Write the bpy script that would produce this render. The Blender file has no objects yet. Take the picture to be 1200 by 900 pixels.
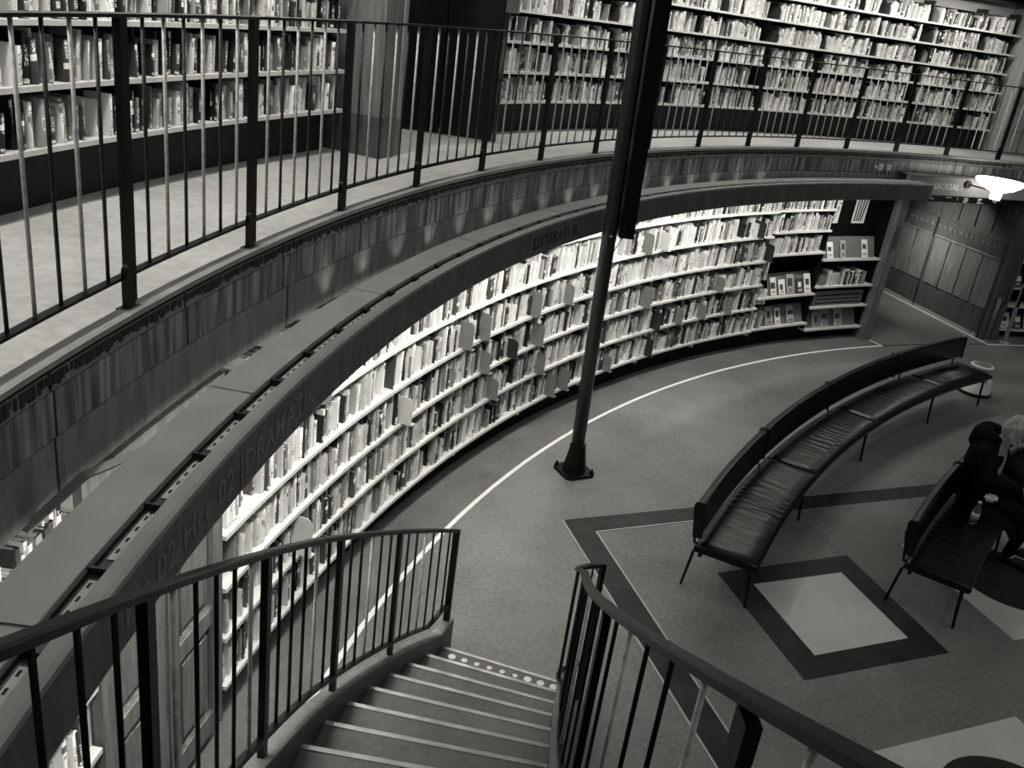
import bpy, bmesh, math, random
from mathutils import Vector, Matrix
random.seed(7)
PI = math.pi
sc = bpy.context.scene
COL = sc.collection

# ---------------------------------------------------------------- camera
CAM = Vector((-12.04217568, 0.0, 4.21450143))
FWD = Vector((0.15846726, 0.90789272, -0.38809655)).normalized()
ROLL = math.radians(7.85077519)
yaw = math.radians(80.09910495)
r0 = Vector((math.sin(yaw), -math.cos(yaw), 0)); u0 = r0.cross(FWD)
RGT = math.cos(ROLL) * r0 + math.sin(ROLL) * u0
UPV = -math.sin(ROLL) * r0 + math.cos(ROLL) * u0
FPX = 1053.312
cd = bpy.data.cameras.new('camera'); cam = bpy.data.objects.new('camera', cd); COL.objects.link(cam)
cd.sensor_fit = 'HORIZONTAL'; cd.sensor_width = 36; cd.lens = 36 * FPX / 1200
cd.clip_start = 0.05; cd.clip_end = 200
M = Matrix((RGT, UPV, -FWD)).transposed().to_4x4(); M.translation = CAM
cam.matrix_world = M
sc.camera = cam

# ---------------------------------------------------------------- light
LC = (1.0, 0.975, 0.885)
w = bpy.data.worlds.new('world'); sc.world = w; w.use_nodes = True
w.node_tree.nodes['Background'].inputs[0].default_value = (1.0, 0.975, 0.885, 1)
w.node_tree.nodes['Background'].inputs[1].default_value = 0.035
sc.view_settings.view_transform = 'Standard'; sc.view_settings.look = 'None'
sc.view_settings.gamma = 1; sc.view_settings.exposure = 0.0

def area(name, loc, sx, sy, power, direction, spread=180, color=LC):
    l = bpy.data.lights.new(name, 'AREA'); l.shape = 'RECTANGLE'; l.size = sx; l.size_y = sy
    l.energy = power; l.color = color; l.spread = math.radians(spread)
    o = bpy.data.objects.new(name, l); COL.objects.link(o); o.location = loc
    o.rotation_euler = Vector(direction).to_track_quat('-Z', 'X').to_euler()
    return o
def pol(R, deg, z=0.0):
    t = math.radians(deg); return Vector((R * math.cos(t), R * math.sin(t), z))
def strip_light(name, R, deg, z, length, width, power, tilt, spread=180):
    """a fluorescent batten: long side along the tangent, aimed down and tilted outward by tilt"""
    l = bpy.data.lights.new(name, 'AREA'); l.shape = 'RECTANGLE'; l.size = length; l.size_y = width
    l.energy = power; l.color = LC; l.spread = math.radians(spread)
    o = bpy.data.objects.new(name, l); COL.objects.link(o)
    rad = pol(1, deg); tang = Vector((-rad.y, rad.x, 0))
    d = (rad * math.sin(tilt) - Vector((0, 0, 1)) * math.cos(tilt)).normalized()
    zz = -d; xx = tang; yy = zz.cross(xx)
    m = Matrix((xx, yy, zz)).transposed().to_4x4(); m.translation = pol(R, deg, z)
    o.matrix_world = m
LOW_W, UP_W, TOP_W = 12.0, 14.0, 760.0
area('skylight_area', (0, 0, 19), 16, 16, TOP_W, (0, 0, -1))
for k in range(14):
    d = 172.5 - k * 4.6
    strip_light('canopy_tube_light', 12.99, d, 2.41, 0.95, 0.05, LOW_W * (1 if k < 11 else 0.6), math.radians(18), 150)
for d in (162.5, 158.4, 154.2, 150.6, 166.6, 170.7, 137.0, 132.7, 128.4, 124.1, 119.8, 115.5, 111.2, 106.9, 102.6):
    strip_light('gallery_tube_light', 14.05, d, 5.16, 0.95, 0.06, UP_W, math.radians(8))
area('passage_light', (-3.2, 14.7, 1.9), 0.5, 0.3, 12, (0.9, 0.0, -0.75), 110)
def spot(loc, to, power, size):
    l = bpy.data.lights.new('light_pool_spot', 'SPOT'); l.energy = power; l.color = LC; l.spot_size = math.radians(size); l.spot_blend = 0.9; l.shadow_soft_size = 0.04
    o = bpy.data.objects.new('light_pool_spot', l); COL.objects.link(o); o.location = loc
    o.rotation_euler = (Vector(to) - Vector(loc)).to_track_quat('-Z', 'Y').to_euler()
spot(pol(12.95, 151.5, 2.44), (-10.9, 6.3, 0), 45, 34)  # spot added to throw a pool of light on the hall floor
spot(pol(12.95, 131.5, 2.44), (-8.45, 9.3, 0), 40, 34)  # second added spot, for the pool farther along the floor
for k in range(17): spot(pol(13.33, 156.6 - k * 2.15, 2.42), pol(13.44, 156.6 - k * 2.15, 2.59), 1.3, 75)
area('gallery_passage_light', pol(15.6, 144.5, 5.3), 1.0, 0.6, 25, (0, 0, -1))

# ---------------------------------------------------------------- materials
def nmat(name):
    m = bpy.data.materials.new(name); m.use_nodes = True
    nt = m.node_tree; b = nt.nodes['Principled BSDF']
    return m, nt, b
def N(nt, t, **kw):
    n = nt.nodes.new(t)
    for k, v in kw.items(): setattr(n, k, v)
    return n
def ramp(nt, src, stops):
    r = N(nt, 'ShaderNodeValToRGB'); e = r.color_ramp.elements
    e[0].position, e[0].color = stops[0][0], (*[stops[0][1]] * 3, 1)
    e[1].position, e[1].color = stops[-1][0], (*[stops[-1][1]] * 3, 1)
    for p, c in stops[1:-1]:
        x = e.new(p); x.color = (c, c, c, 1)
    nt.links.new(src, r.inputs[0]); return r
def mapped(nt, coord, scale, rot=(0, 0, 0)):
    tc = N(nt, 'ShaderNodeTexCoord'); mp = N(nt, 'ShaderNodeMapping')
    mp.inputs['Scale'].default_value = scale; mp.inputs['Rotation'].default_value = rot
    nt.links.new(tc.outputs[coord], mp.inputs[0]); return mp.outputs[0]
def bump(nt, b, src, strength, dist=0.01):
    bn = N(nt, 'ShaderNodeBump'); bn.inputs['Strength'].default_value = strength; bn.inputs['Distance'].default_value = dist
    nt.links.new(src, bn.inputs['Height']); nt.links.new(bn.outputs[0], b.inputs['Normal'])
def plain(name, c, rough=0.5, metal=0.0, noise=0.12, scale=12, bmp=0.05, spec=0.35):
    m, nt, b = nmat(name)
    n = N(nt, 'ShaderNodeTexNoise'); n.inputs['Scale'].default_value = scale; n.inputs['Detail'].default_value = 6
    nt.links.new(mapped(nt, 'Object', (1, 1, 1)), n.inputs['Vector'])
    r = ramp(nt, n.outputs[0], [(0.3, c * (1 - noise)), (0.7, c * (1 + noise))])
    nt.links.new(r.outputs[0], b.inputs['Base Color'])
    b.inputs['Roughness'].default_value = rough; b.inputs['Metallic'].default_value = metal
    b.inputs['Specular IOR Level'].default_value = spec
    if bmp: bump(nt, b, n.outputs[0], bmp)
    return m
def mottled(name, lo, hi, rough, s1=1.1, s2=24, bmp=0.04, speck=0.0, spec=0.4):
    m, nt, b = nmat(name)
    v = mapped(nt, 'Object', (1, 1, 1))
    a = N(nt, 'ShaderNodeTexNoise'); a.inputs['Scale'].default_value = s1; a.inputs['Detail'].default_value = 7; a.inputs['Roughness'].default_value = 0.62
    c = N(nt, 'ShaderNodeTexNoise'); c.inputs['Scale'].default_value = s2; c.inputs['Detail'].default_value = 8; c.inputs['Roughness'].default_value = 0.7
    nt.links.new(v, a.inputs['Vector']); nt.links.new(v, c.inputs['Vector'])
    mx = N(nt, 'ShaderNodeMath', operation='ADD'); nt.links.new(a.outputs[0], mx.inputs[0]); nt.links.new(c.outputs[0], mx.inputs[1])
    h = N(nt, 'ShaderNodeMath', operation='MULTIPLY'); h.inputs[1].default_value = 0.5; nt.links.new(mx.outputs[0], h.inputs[0])
    r = ramp(nt, h.outputs[0], [(0.38, lo), (0.62, hi)])
    out = r.outputs[0]
    if speck:
        s = N(nt, 'ShaderNodeTexNoise'); s.inputs['Scale'].default_value = 9; s.inputs['Detail'].default_value = 9; s.inputs['Roughness'].default_value = 0.8
        nt.links.new(v, s.inputs['Vector'])
        sr = ramp(nt, s.outputs[0], [(0.66, 0.0), (0.74, speck)])
        ad = N(nt, 'ShaderNodeMix', data_type='RGBA', blend_type='ADD'); ad.inputs[0].default_value = 1
        nt.links.new(out, ad.inputs[6]); nt.links.new(sr.outputs[0], ad.inputs[7]); out = ad.outputs[2]
    nt.links.new(out, b.inputs['Base Color']); b.inputs['Roughness'].default_value = rough
    b.inputs['Specular IOR Level'].default_value = spec
    if bmp: bump(nt, b, c.outputs[0], bmp)
    return m
def wood(name, lo, hi, rough=0.4, scale=(10, 10, 0.9)):
    m, nt, b = nmat(name)
    n = N(nt, 'ShaderNodeTexNoise'); n.inputs['Scale'].default_value = 3; n.inputs['Detail'].default_value = 9; n.inputs['Roughness'].default_value = 0.65
    nt.links.new(mapped(nt, 'Object', scale), n.inputs['Vector'])
    r = ramp(nt, n.outputs[0], [(0.35, lo), (0.65, hi)])
    nt.links.new(r.outputs[0], b.inputs['Base Color']); b.inputs['Roughness'].default_value = rough
    bump(nt, b, n.outputs[0], 0.08)
    return m
def polar_stone(name, stops, sth, sz, rough, spec=0.5):
    """polished stone with vertical run marks: noise in (angle, height) of the drum"""
    m, nt, b = nmat(name)
    tc = N(nt, 'ShaderNodeUVMap')
    mp = N(nt, 'ShaderNodeMapping'); mp.inputs['Scale'].default_value = (sth, sz, 1)
    nt.links.new(tc.outputs[0], mp.inputs[0])
    n = N(nt, 'ShaderNodeTexNoise'); n.inputs['Scale'].default_value = 1; n.inputs['Detail'].default_value = 6; n.inputs['Roughness'].default_value = 0.6
    nt.links.new(mp.outputs[0], n.inputs['Vector'])
    r = ramp(nt, n.outputs[0], stops)
    nt.links.new(r.outputs[0], b.inputs['Base Color'])
    n2 = N(nt, 'ShaderNodeTexNoise'); n2.inputs['Scale'].default_value = 60; n2.inputs['Detail'].default_value = 5
    nt.links.new(mapped(nt, 'Object', (1, 1, 1)), n2.inputs['Vector'])
    b.inputs['Roughness'].default_value = rough; b.inputs['Specular IOR Level'].default_value = spec
    bump(nt, b, n2.outputs[0], 0.05)
    return m
def emit(name, strength):
    m, nt, b = nmat(name)
    b.inputs['Base Color'].default_value = (0.9, 0.88, 0.8, 1)
    b.inputs['Emission Color'].default_value = (*LC, 1); b.inputs['Emission Strength'].default_value = strength
    return m
def book_mat(name, per_object):
    m, nt, b = nmat(name)
    if per_object:
        src = N(nt, 'ShaderNodeObjectInfo').outputs['Color']
    else:
        src = N(nt, 'ShaderNodeAttribute', attribute_name='Col').outputs['Color']
    sep = N(nt, 'ShaderNodeSeparateColor'); nt.links.new(src, sep.inputs[0])
    tone, seed, style = sep.outputs
    uv = N(nt, 'ShaderNodeUVMap'); su = N(nt, 'ShaderNodeSeparateXYZ'); nt.links.new(uv.outputs[0], su.inputs[0])
    def mth(op, a, bb=None, c=None):
        n = N(nt, 'ShaderNodeMath', operation=op)
        for i, x in enumerate((a, bb, c)):
            if x is None: continue
            if isinstance(x, (int, float)): n.inputs[i].default_value = x
            else: nt.links.new(x, n.inputs[i])
        return n.outputs[0]
    U, V = su.outputs[0], su.outputs[1]
    sd = mth('MULTIPLY', seed, 97.0)
    cb = N(nt, 'ShaderNodeCombineXYZ')
    nt.links.new(mth('MULTIPLY', U, 3.0), cb.inputs[0]); nt.links.new(mth('MULTIPLY', V, 34.0), cb.inputs[1]); nt.links.new(sd, cb.inputs[2])
    nz = N(nt, 'ShaderNodeTexNoise'); nz.inputs['Scale'].default_value = 1; nz.inputs['Detail'].default_value = 2
    nt.links.new(cb.outputs[0], nz.inputs['Vector'])
    mark = mth('GREATER_THAN', nz.outputs[0], 0.53)
    inu = mth('LESS_THAN', mth('ABSOLUTE', mth('SUBTRACT', U, 0.5)), 0.27)
    lo = mth('ADD', mth('MULTIPLY', style, 0.35), 0.2)
    inv = mth('MULTIPLY', mth('GREATER_THAN', V, lo), mth('LESS_THAN', V, mth('ADD', lo, 0.42)))
    title = mth('MULTIPLY', mth('MULTIPLY', mark, inu), inv)
    contrast = mth('GREATER_THAN', 0.42, tone)            # dark books carry pale titles
    tcol = mth('ADD', mth('MULTIPLY', contrast, 0.75), 0.05)
    c1 = mth('ADD', mth('MULTIPLY', tone, mth('SUBTRACT', 1.0, title)), mth('MULTIPLY', tcol, title))
    # a band of another tone across some of the spines
    hb = mth('FRACT', mth('MULTIPLY', seed, 13.7))
    band = mth('MULTIPLY', mth('LESS_THAN', mth('ABSOLUTE', mth('SUBTRACT', V, mth('ADD', 0.15, mth('MULTIPLY', hb, 0.8)))), 0.07), mth('GREATER_THAN', style, 0.6))
    c2 = mth('ADD', mth('MULTIPLY', c1, mth('SUBTRACT', 1.0, band)), mth('MULTIPLY', mth('SUBTRACT', 0.8, mth('MULTIPLY', tone, 0.75)), band))
    lab = mth('MULTIPLY', mth('MULTIPLY', mth('GREATER_THAN', V, 0.03), mth('LESS_THAN', V, 0.12)), mth('GREATER_THAN', seed, 0.35))
    dots = mth('GREATER_THAN', nz.outputs[0], 0.56)
    lc = mth('SUBTRACT', 0.85, mth('MULTIPLY', dots, 0.75))
    c3 = mth('ADD', mth('MULTIPLY', c2, mth('SUBTRACT', 1.0, lab)), mth('MULTIPLY', lc, lab))
    nt.links.new(c3, b.inputs['Base Color']); b.inputs['Roughness'].default_value = 0.42
    return m

MT = {
 'floor': mottled('linoleum_floor', 0.12, 0.25, 0.46, s1=0.8, s2=26, bmp=0.02, spec=0.3),
 'border': mottled('worn_border_floor', 0.10, 0.2, 0.45, s1=1.6, s2=30, speck=0.25),
 'inlay_dark': mottled('dark_inlay', 0.012, 0.04, 0.5, spec=0.2, s1=4, s2=40, speck=0.12),
 'inlay_pale': mottled('pale_inlay', 0.5, 0.62, 0.45, s1=3, s2=60),
 'strip': plain('pale_strip', 0.45, 0.5),
 'white': plain('white_line_paint', 0.85, 0.5, noise=0.04),
 'gfloor': mottled('gallery_linoleum', 0.38, 0.62, 0.38, s1=1.3, s2=14),
 'plaster': plain('plaster', 0.5, 0.8, noise=0.08),
 'dark_wall': plain('dark_wall_paint', 0.012, 0.7, spec=0.2),
 'black': plain('black_paint', 0.004, 0.45, spec=0.2, noise=0.4, scale=30, bmp=0.1),
 'railblack': plain('black_steel', 0.004, 0.38, spec=0.25, noise=0.5, scale=25, bmp=0.12),
 'poleblack': plain('satin_black_pole', 0.025, 0.33, noise=0.2, spec=0.6),
 'palelit': plain('pale_lit_steel', 0.62, 0.4, metal=0.1, noise=0.3, scale=30, bmp=0.1),  # lit copy of the bar paint, gleam put into the colour
 'bardark': plain('dark_steel_bar', 0.05, 0.35, metal=0.5, noise=0.4, scale=30, bmp=0.1),  # shaded copy of that paint on balusters; plain dark steel elsewhere
 'canopy': plain('canopy_sheet', 0.29, 0.5, noise=0.1, scale=5),
 'fascia': wood('fascia_board', 0.075, 0.15, 0.5, (6, 6, 1.2)),
 'channel': plain('channel_plate', 0.42, 0.45, noise=0.15, scale=20),
 'letters': plain('letter_relief', 0.22, 0.5),
 'letters_dark': plain('dark_letter_relief', 0.03, 0.5),
 'white_letters': plain('white_letters', 0.85, 0.5, noise=0.02),
 'shelf': plain('cream_shelf', 0.66, 0.45, noise=0.06),
 'gshelf': plain('gallery_shelf_edge', 0.6, 0.45, noise=0.1),
 'caseback': plain('case_back', 0.006, 0.8, spec=0.1),
 'plinth': plain('plinth_black', 0.006, 0.7, spec=0.15),
 'gplinth': plain('gallery_plinth', 0.02, 0.6, spec=0.2),
 'wood': wood('brown_wood', 0.10, 0.22, 0.38),
 'wood_dark': wood('dark_brown_wood', 0.045, 0.11, 0.35),
 'wood_pale': wood('pale_pilaster', 0.24, 0.36, 0.5),
 'stone1': polar_stone('stone_run_marks', [(0.3, 0.07), (0.5, 0.2), (0.7, 0.32)], 60, 0.35, 0.33),
 'stone2': polar_stone('stone_streaks', [(0.36, 0.03), (0.46, 0.13), (0.54, 0.26), (0.66, 0.46)], 26, 0.12, 0.28),
 'stone3': polar_stone('stone_smooth', [(0.3, 0.11), (0.7, 0.26)], 26, 0.3, 0.22, 0.7),
 'moulding': plain('slab_moulding', 0.42, 0.4, noise=0.15, scale=6),
 'drip': plain('drip_stain', 0.02, 0.6),
 'tread': mottled('stair_tread', 0.09, 0.15, 0.5, s1=2, s2=26),
 'nosing': plain('brass_nosing', 0.42, 0.38, metal=0.35, noise=0.3, scale=8),
 'stringer': plain('stringer_paint', 0.055, 0.4, noise=0.4, scale=6),
 'stringer_top': mottled('stringer_top', 0.13, 0.3, 0.42, s1=5, s2=30),
 'cream': plain('cream_plastic', 0.68, 0.4, noise=0.05),
 'rubber': plain('black_rubber', 0.015, 0.7),
 'pages': plain('book_pages', 0.42, 0.8, noise=0.1, scale=60),
 'divider': plain('grey_divider', 0.22, 0.4, noise=0.1),
 'divider_dark': plain('dark_divider', 0.03, 0.4, noise=0.1),
 'board': plain('display_board', 0.16, 0.5, noise=0.08),
 'book': book_mat('book_cover', True),
 'books': book_mat('book_cover_many', False),
 'opal': emit('opal_lamp_glass', 5.0),
 'tube': emit('fluorescent_tube', 0.6),
 'skin': plain('skin', 0.55, 0.5, noise=0.05),
 'hair': plain('blond_hair', 0.42, 0.45, noise=0.4, scale=50, bmp=0.5),
 'coat': plain('black_coat', 0.004, 0.85, spec=0.15, noise=0.4, scale=20, bmp=0.4),
 'shirt': plain('pale_shirt', 0.5, 0.8, noise=0.1),
 'paper': plain('crumpled_paper', 0.75, 0.7, noise=0.15, scale=30, bmp=0.6),
 'label': plain('bottle_label', 0.6, 0.5, noise=0.5, scale=60),
}
def leather():
    m, nt, b = nmat('black_leather')
    uv = N(nt, 'ShaderNodeUVMap'); mp = N(nt, 'ShaderNodeMapping'); mp.inputs['Scale'].default_value = (22, 1.6, 1)
    nt.links.new(uv.outputs[0], mp.inputs[0])
    n = N(nt, 'ShaderNodeTexNoise'); n.inputs['Scale'].default_value = 1; n.inputs['Detail'].default_value = 3; n.inputs['Distortion'].default_value = 0.4
    nt.links.new(mp.outputs[0], n.inputs['Vector'])
    b.inputs['Base Color'].default_value = (0.004, 0.004, 0.004, 1); b.inputs['Roughness'].default_value = 0.26
    b.inputs['Specular IOR Level'].default_value = 0.42
    bump(nt, b, n.outputs[0], 0.35, 0.02)
    return m
MT['leather'] = leather()
def glass():
    m, nt, b = nmat('bottle_glass')
    b.inputs['Base Color'].default_value = (0.8, 0.8, 0.78, 1); b.inputs['Transmission Weight'].default_value = 0.9; b.inputs['Roughness'].default_value = 0.05
    return m
MT['glass'] = glass()

# ---------------------------------------------------------------- mesh builder
class MB:
    def __init__(s): s.v = []; s.f = []; s.m = []; s.uv = []; s.col = []; s.sm = []
    def face(s, idx, mat=0, uv=None, smooth=False):
        s.f.append(idx); s.m.append(mat); s.uv.append(uv); s.sm.append(smooth)
    def grid(s, rows, closed_u=False, closed_v=False, mat=0, smooth=False, uvf=None):
        """rows: list of equally long lists of points"""
        b = len(s.v); n = len(rows[0]); k = len(rows)
        for r in rows: s.v += [tuple(p) for p in r]
        for i in range(k - (0 if closed_v else 1)):
            for j in range(n - (0 if closed_u else 1)):
                i2 = (i + 1) % k; j2 = (j + 1) % n
                uv = None
                if uvf: uv = [uvf(i, j), uvf(i, j + 1), uvf(i + 1, j + 1), uvf(i + 1, j)]
                s.face((b + i * n + j, b + i * n + j2, b + i2 * n + j2, b + i2 * n + j), mat, uv, smooth)
        return b
    def sweep(s, prof, a0, a1, step=1.5, mat=0, smooth=False, centre=(0, 0), closed=True):
        """closed (R,z) profile swept about a vertical axis through centre, angles in degrees; uv = (angle*10, z)"""
        n = max(1, int(math.ceil(abs(a1 - a0) / step)))
        rows = []
        for i in range(n + 1):
            t = math.radians(a0 + (a1 - a0) * i / n); c, sn = math.cos(t), math.sin(t)
            rows.append([(centre[0] + R * c, centre[1] + R * sn, z) for R, z in prof])
        m = len(prof)
        uvf = lambda i, j: (math.radians(a0 + (a1 - a0) * i / n) * 10 * (prof[0][0] / 13.4), prof[j % m][1] * 10)
        b = s.grid(rows, closed_u=closed, mat=mat, smooth=smooth, uvf=uvf)
        if closed:
            s.face(tuple(range(b, b + m)), mat); s.face(tuple(range(b + n * m + m - 1, b + n * m - 1, -1)), mat)
    def arcbox(s, R0, R1, a0, a1, z0, z1, step=1.5, mat=0, centre=(0, 0)):
        s.sweep([(R0, z0), (R1, z0), (R1, z1), (R0, z1)], a0, a1, step, mat, centre=centre)
    def box(s, c, size, M=None, mat=0, taper=1.0):
        x, y, z = [k / 2 for k in size]; c = Vector(c); b = len(s.v)
        for dz in (-1, 1):
            t = taper if dz > 0 else 1
            for dx, dy in ((-1, -1), (1, -1), (1, 1), (-1, 1)):
                p = Vector((dx * x * t, dy * y * t, dz * z))
                if M is not None: p = M @ p
                s.v.append(tuple(c + p))
        for q in ((0, 3, 2, 1), (4, 5, 6, 7), (0, 1, 5, 4), (1, 2, 6, 5), (2, 3, 7, 6), (3, 0, 4, 7)):
            s.face(tuple(b + i for i in q), mat)
    def tube(s, pts, r, n=8, mat=0, cap=True, smooth=True, rect=None):
        """round tube (or rect=(half width, half height) bar kept upright) along points"""
        pts = [Vector(p) for p in pts]; rows = []
        rr = r if isinstance(r, (list, tuple)) else [r] * len(pts)
        for i, p in enumerate(pts):
            t = (pts[min(i + 1, len(pts) - 1)] - pts[max(i - 1, 0)]).normalized()
            up = Vector((0, 0, 1)) if abs(t.z) < 0.95 else Vector((1, 0, 0))
            a = t.cross(up).normalized(); b2 = a.cross(t).normalized()
            if rect:
                hw, hh = rect; rows.append([p + a * hw * x + b2 * hh * y for x, y in ((-1, -1), (1, -1), (1, .5), (.7, 1), (-.7, 1), (-1, .5))])
            else:
                rows.append([p + (a * math.cos(2 * PI * k / n) + b2 * math.sin(2 * PI * k / n)) * rr[i] for k in range(n)])
        m = len(rows[0]); b = s.grid(rows, closed_u=True, mat=mat, smooth=smooth and not rect)
        if cap:
            s.face(tuple(range(b + m - 1, b - 1, -1)), mat); e = b + (len(rows) - 1) * m
            s.face(tuple(range(e, e + m)), mat)
    def lathe(s, prof, c=(0, 0, 0), n=24, mat=0, smooth=True):
        rows = []
        for R, z in prof: rows.append([(c[0] + R * math.cos(2 * PI * k / n), c[1] + R * math.sin(2 * PI * k / n), c[2] + z) for k in range(n)])
        s.grid(rows, closed_u=True, mat=mat, smooth=smooth)
    def prism(s, poly, z0, z1, mat=0):
        b = len(s.v); n = len(poly)
        for z in (z0, z1): s.v += [(p[0], p[1], z) for p in poly]
        s.face(tuple(range(b + n - 1, b - 1, -1)), mat); s.face(tuple(range(b + n, b + 2 * n)), mat)
        for i in range(n): s.face((b + i, b + (i + 1) % n, b + n + (i + 1) % n, b + n + i), mat)
    def mesh(s, name, mats, origin=(0, 0, 0)):
        me = bpy.data.meshes.new(name); o = Vector(origin)
        me.from_pydata([(v[0] - o.x, v[1] - o.y, v[2] - o.z) for v in s.v], [], s.f)
        for m in mats: me.materials.append(MT[m] if isinstance(m, str) else m)
        me.polygons.foreach_set('material_index', s.m)
        me.polygons.foreach_set('use_smooth', s.sm)
        if any(u is not None for u in s.uv):
            L = me.uv_layers.new(name='UVMap'); buf = []
            for f, u in zip(s.f, s.uv):
                for k in range(len(f)): buf += list(u[k]) if u else [0.0, 0.0]
            L.data.foreach_set('uv', buf)
        me.validate(); me.update()
        return me

def put(name, me, parent=None, loc=(0, 0, 0), **props):
    o = bpy.data.objects.new(name, me); COL.objects.link(o); o.location = loc
    if parent is not None: o.parent = parent
    for k, v in props.items():
        if v is not None: o[k] = v
    return o
def wloc(o):
    v = Vector(o.location)
    while o.parent: o = o.parent; v += Vector(o.location)
    return v
def thing(name, label, cat, loc=(0, 0, 0), group=None):
    return put(name, None, None, loc, label=label, category=cat, group=group)
def part(name, mb, mats, parent, **props):
    """mb in world coordinates; parent unrotated"""
    mats = [mats] if isinstance(mats, str) else mats
    return put(name, mb.mesh(name, mats, wloc(parent)), parent, **props)
def solo(name, mb, mats, label, cat, loc=(0, 0, 0), group=None):
    mats = [mats] if isinstance(mats, str) else mats
    return put(name, mb.mesh(name, mats, loc), None, loc, label=label, category=cat, group=group)
def struct(name, mb, mats, parent=None, loc=(0, 0, 0)):
    mats = [mats] if isinstance(mats, str) else mats
    if parent is not None: return put(name, mb.mesh(name, mats, wloc(parent)), parent)
    return put(name, mb.mesh(name, mats, loc), None, loc, kind='structure')
def bevel(o, w=0.004, seg=2):
    md = o.modifiers.new('bevel', 'BEVEL'); md.width = w; md.segments = seg; md.limit_method = 'ANGLE'
    return o
def frame(deg):
    """columns: tangent (towards smaller angle, i.e. to the right seen from the hall), outward, up"""
    t = math.radians(deg); o = Vector((math.cos(t), math.sin(t), 0)); tg = Vector((math.sin(t), -math.cos(t), 0))
    return Matrix((tg, o, Vector((0, 0, 1)))).transposed()
def px(P):
    d = Vector(P) - CAM; z = d.dot(FWD)
    if z < 0.05: return None
    return (600 + FPX * d.dot(RGT) / z, 450 - FPX * d.dot(UPV) / z, z)

def text_on_drum(txt, R, a_start, z, size, depth=0.002, spacing=1.0, shear=0.0):
    """lettering bent onto the inside of a drum; reads left to right towards smaller angles"""
    cu = bpy.data.curves.new('txt', 'FONT'); cu.body = txt; cu.size = size; cu.extrude = depth; cu.shear = shear; cu.space_character = spacing; cu.resolution_u = 2; cu.offset = size * (0.012 if 'SACK' in txt else 0.004)
    ob = bpy.data.objects.new('txt', cu); COL.objects.link(ob)
    dg = bpy.context.evaluated_depsgraph_get(); dg.update()
    me = bpy.data.meshes.new_from_object(ob.evaluated_get(dg))
    bpy.data.objects.remove(ob)
    mb = MB()
    for v in me.vertices:
        t = math.radians(a_start) - v.co.x / R; rr = R - v.co.z
        mb.v.append((rr * math.cos(t), rr * math.sin(t), z + v.co.y))
    for p in me.polygons: mb.face(tuple(p.vertices))
    bpy.data.meshes.remove(me); return mb

ZG = 2.92     # gallery floor
RF = 13.43    # gallery slab edge
# ================================================================ SETTING
mb = MB(); ring = [pol(13.05, 360 * k / 144) for k in range(144)]
mb.prism([(p.x, p.y) for p in ring], -0.2, 0.0)
floor = struct('floor', mb, 'floor')
mb = MB(); mb.arcbox(13.08, 16.9, 60, 420, -0.2, 0.0, 3)
# (the strip behind the white line, and the passage floor)
struct('border_floor', mb, 'border', floor)
mb = MB(); mb.arcbox(13.09, 16.6, 98.2, 108.1, -0.1, 0.003, 1.0); struct('passage_floor', mb, 'floor', floor)
mb = MB(); mb.arcbox(13.05, 13.09, 108.25, 300, -0.05, 0.004, 1.5)
mb.arcbox(13.09, 13.38, 108.22, 108.38, -0.05, 0.004)
mb.arcbox(13.05, 13.09, 60, 98.4, -0.05, 0.004, 1.5)
mb.arcbox(13.05, 16.2, 98.33, 98.5, -0.05, 0.005)
struct('white_line', mb, 'white', floor)
def inlay(name, poly, mat, z=0.003):
    m = MB(); m.prism(poly, -0.02, z); return struct(name, m, mat, floor)
e1 = Vector((0.968, 0.250)); e2 = Vector((0.176, -0.984))
inlay('inlay_frame', [(-9.0, 6.09), (-8.78, 4.79), (-7.42, 5.13), (-7.64, 6.44)], 'inlay_dark')
inlay('inlay_square', [(-8.73, 5.94), (-8.58, 5.06), (-7.68, 5.29), (-7.83, 6.16)], 'inlay_pale', 0.005)
inlay('inlay_band', [(-10.22, 6.82), (-9.2, 1.0), (-8.98, 1.0), (-9.945, 6.65)], 'inlay_dark')
inlay('inlay_band', [(-10.22, 6.82), (-9.945, 6.65), (-8.12, 7.13), (-3.4, 8.3), (-3.4, 8.52)], 'inlay_dark')
for a, b_ in (((-10.22, 6.82), (-9.2, 1.0)), ((-9.945, 6.65), (-8.98, 1.0)), ((-9.945, 6.65), (-8.12, 7.13))):
    d = (Vector(b_) - Vector(a)).normalized() * 0.007; nn = Vector((-d.y, d.x)); A, B = Vector(a), Vector(b_)
    inlay('inlay_strip', [tuple(A - nn), tuple(B - nn), tuple(B + nn), tuple(A + nn)], 'strip', 0.0045)
for cx, cy in ((-6.18, 6.15), (-7.87, 3.60), (-5.0, 3.1), (-3.4, 5.6)):
    c = Vector((cx, cy)); h1 = e1 * 0.70; h2 = e2 * 0.69
    inlay('inlay_square', [tuple(c - h1 + h2), tuple(c + h1 + h2), tuple(c + h1 - h2), tuple(c - h1 - h2)], 'inlay_pale')
    inlay('inlay_disc', [(cx + 0.49 * math.cos(2 * PI * k / 48), cy + 0.49 * math.sin(2 * PI * k / 48)) for k in range(48)], 'inlay_dark', 0.005)

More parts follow.
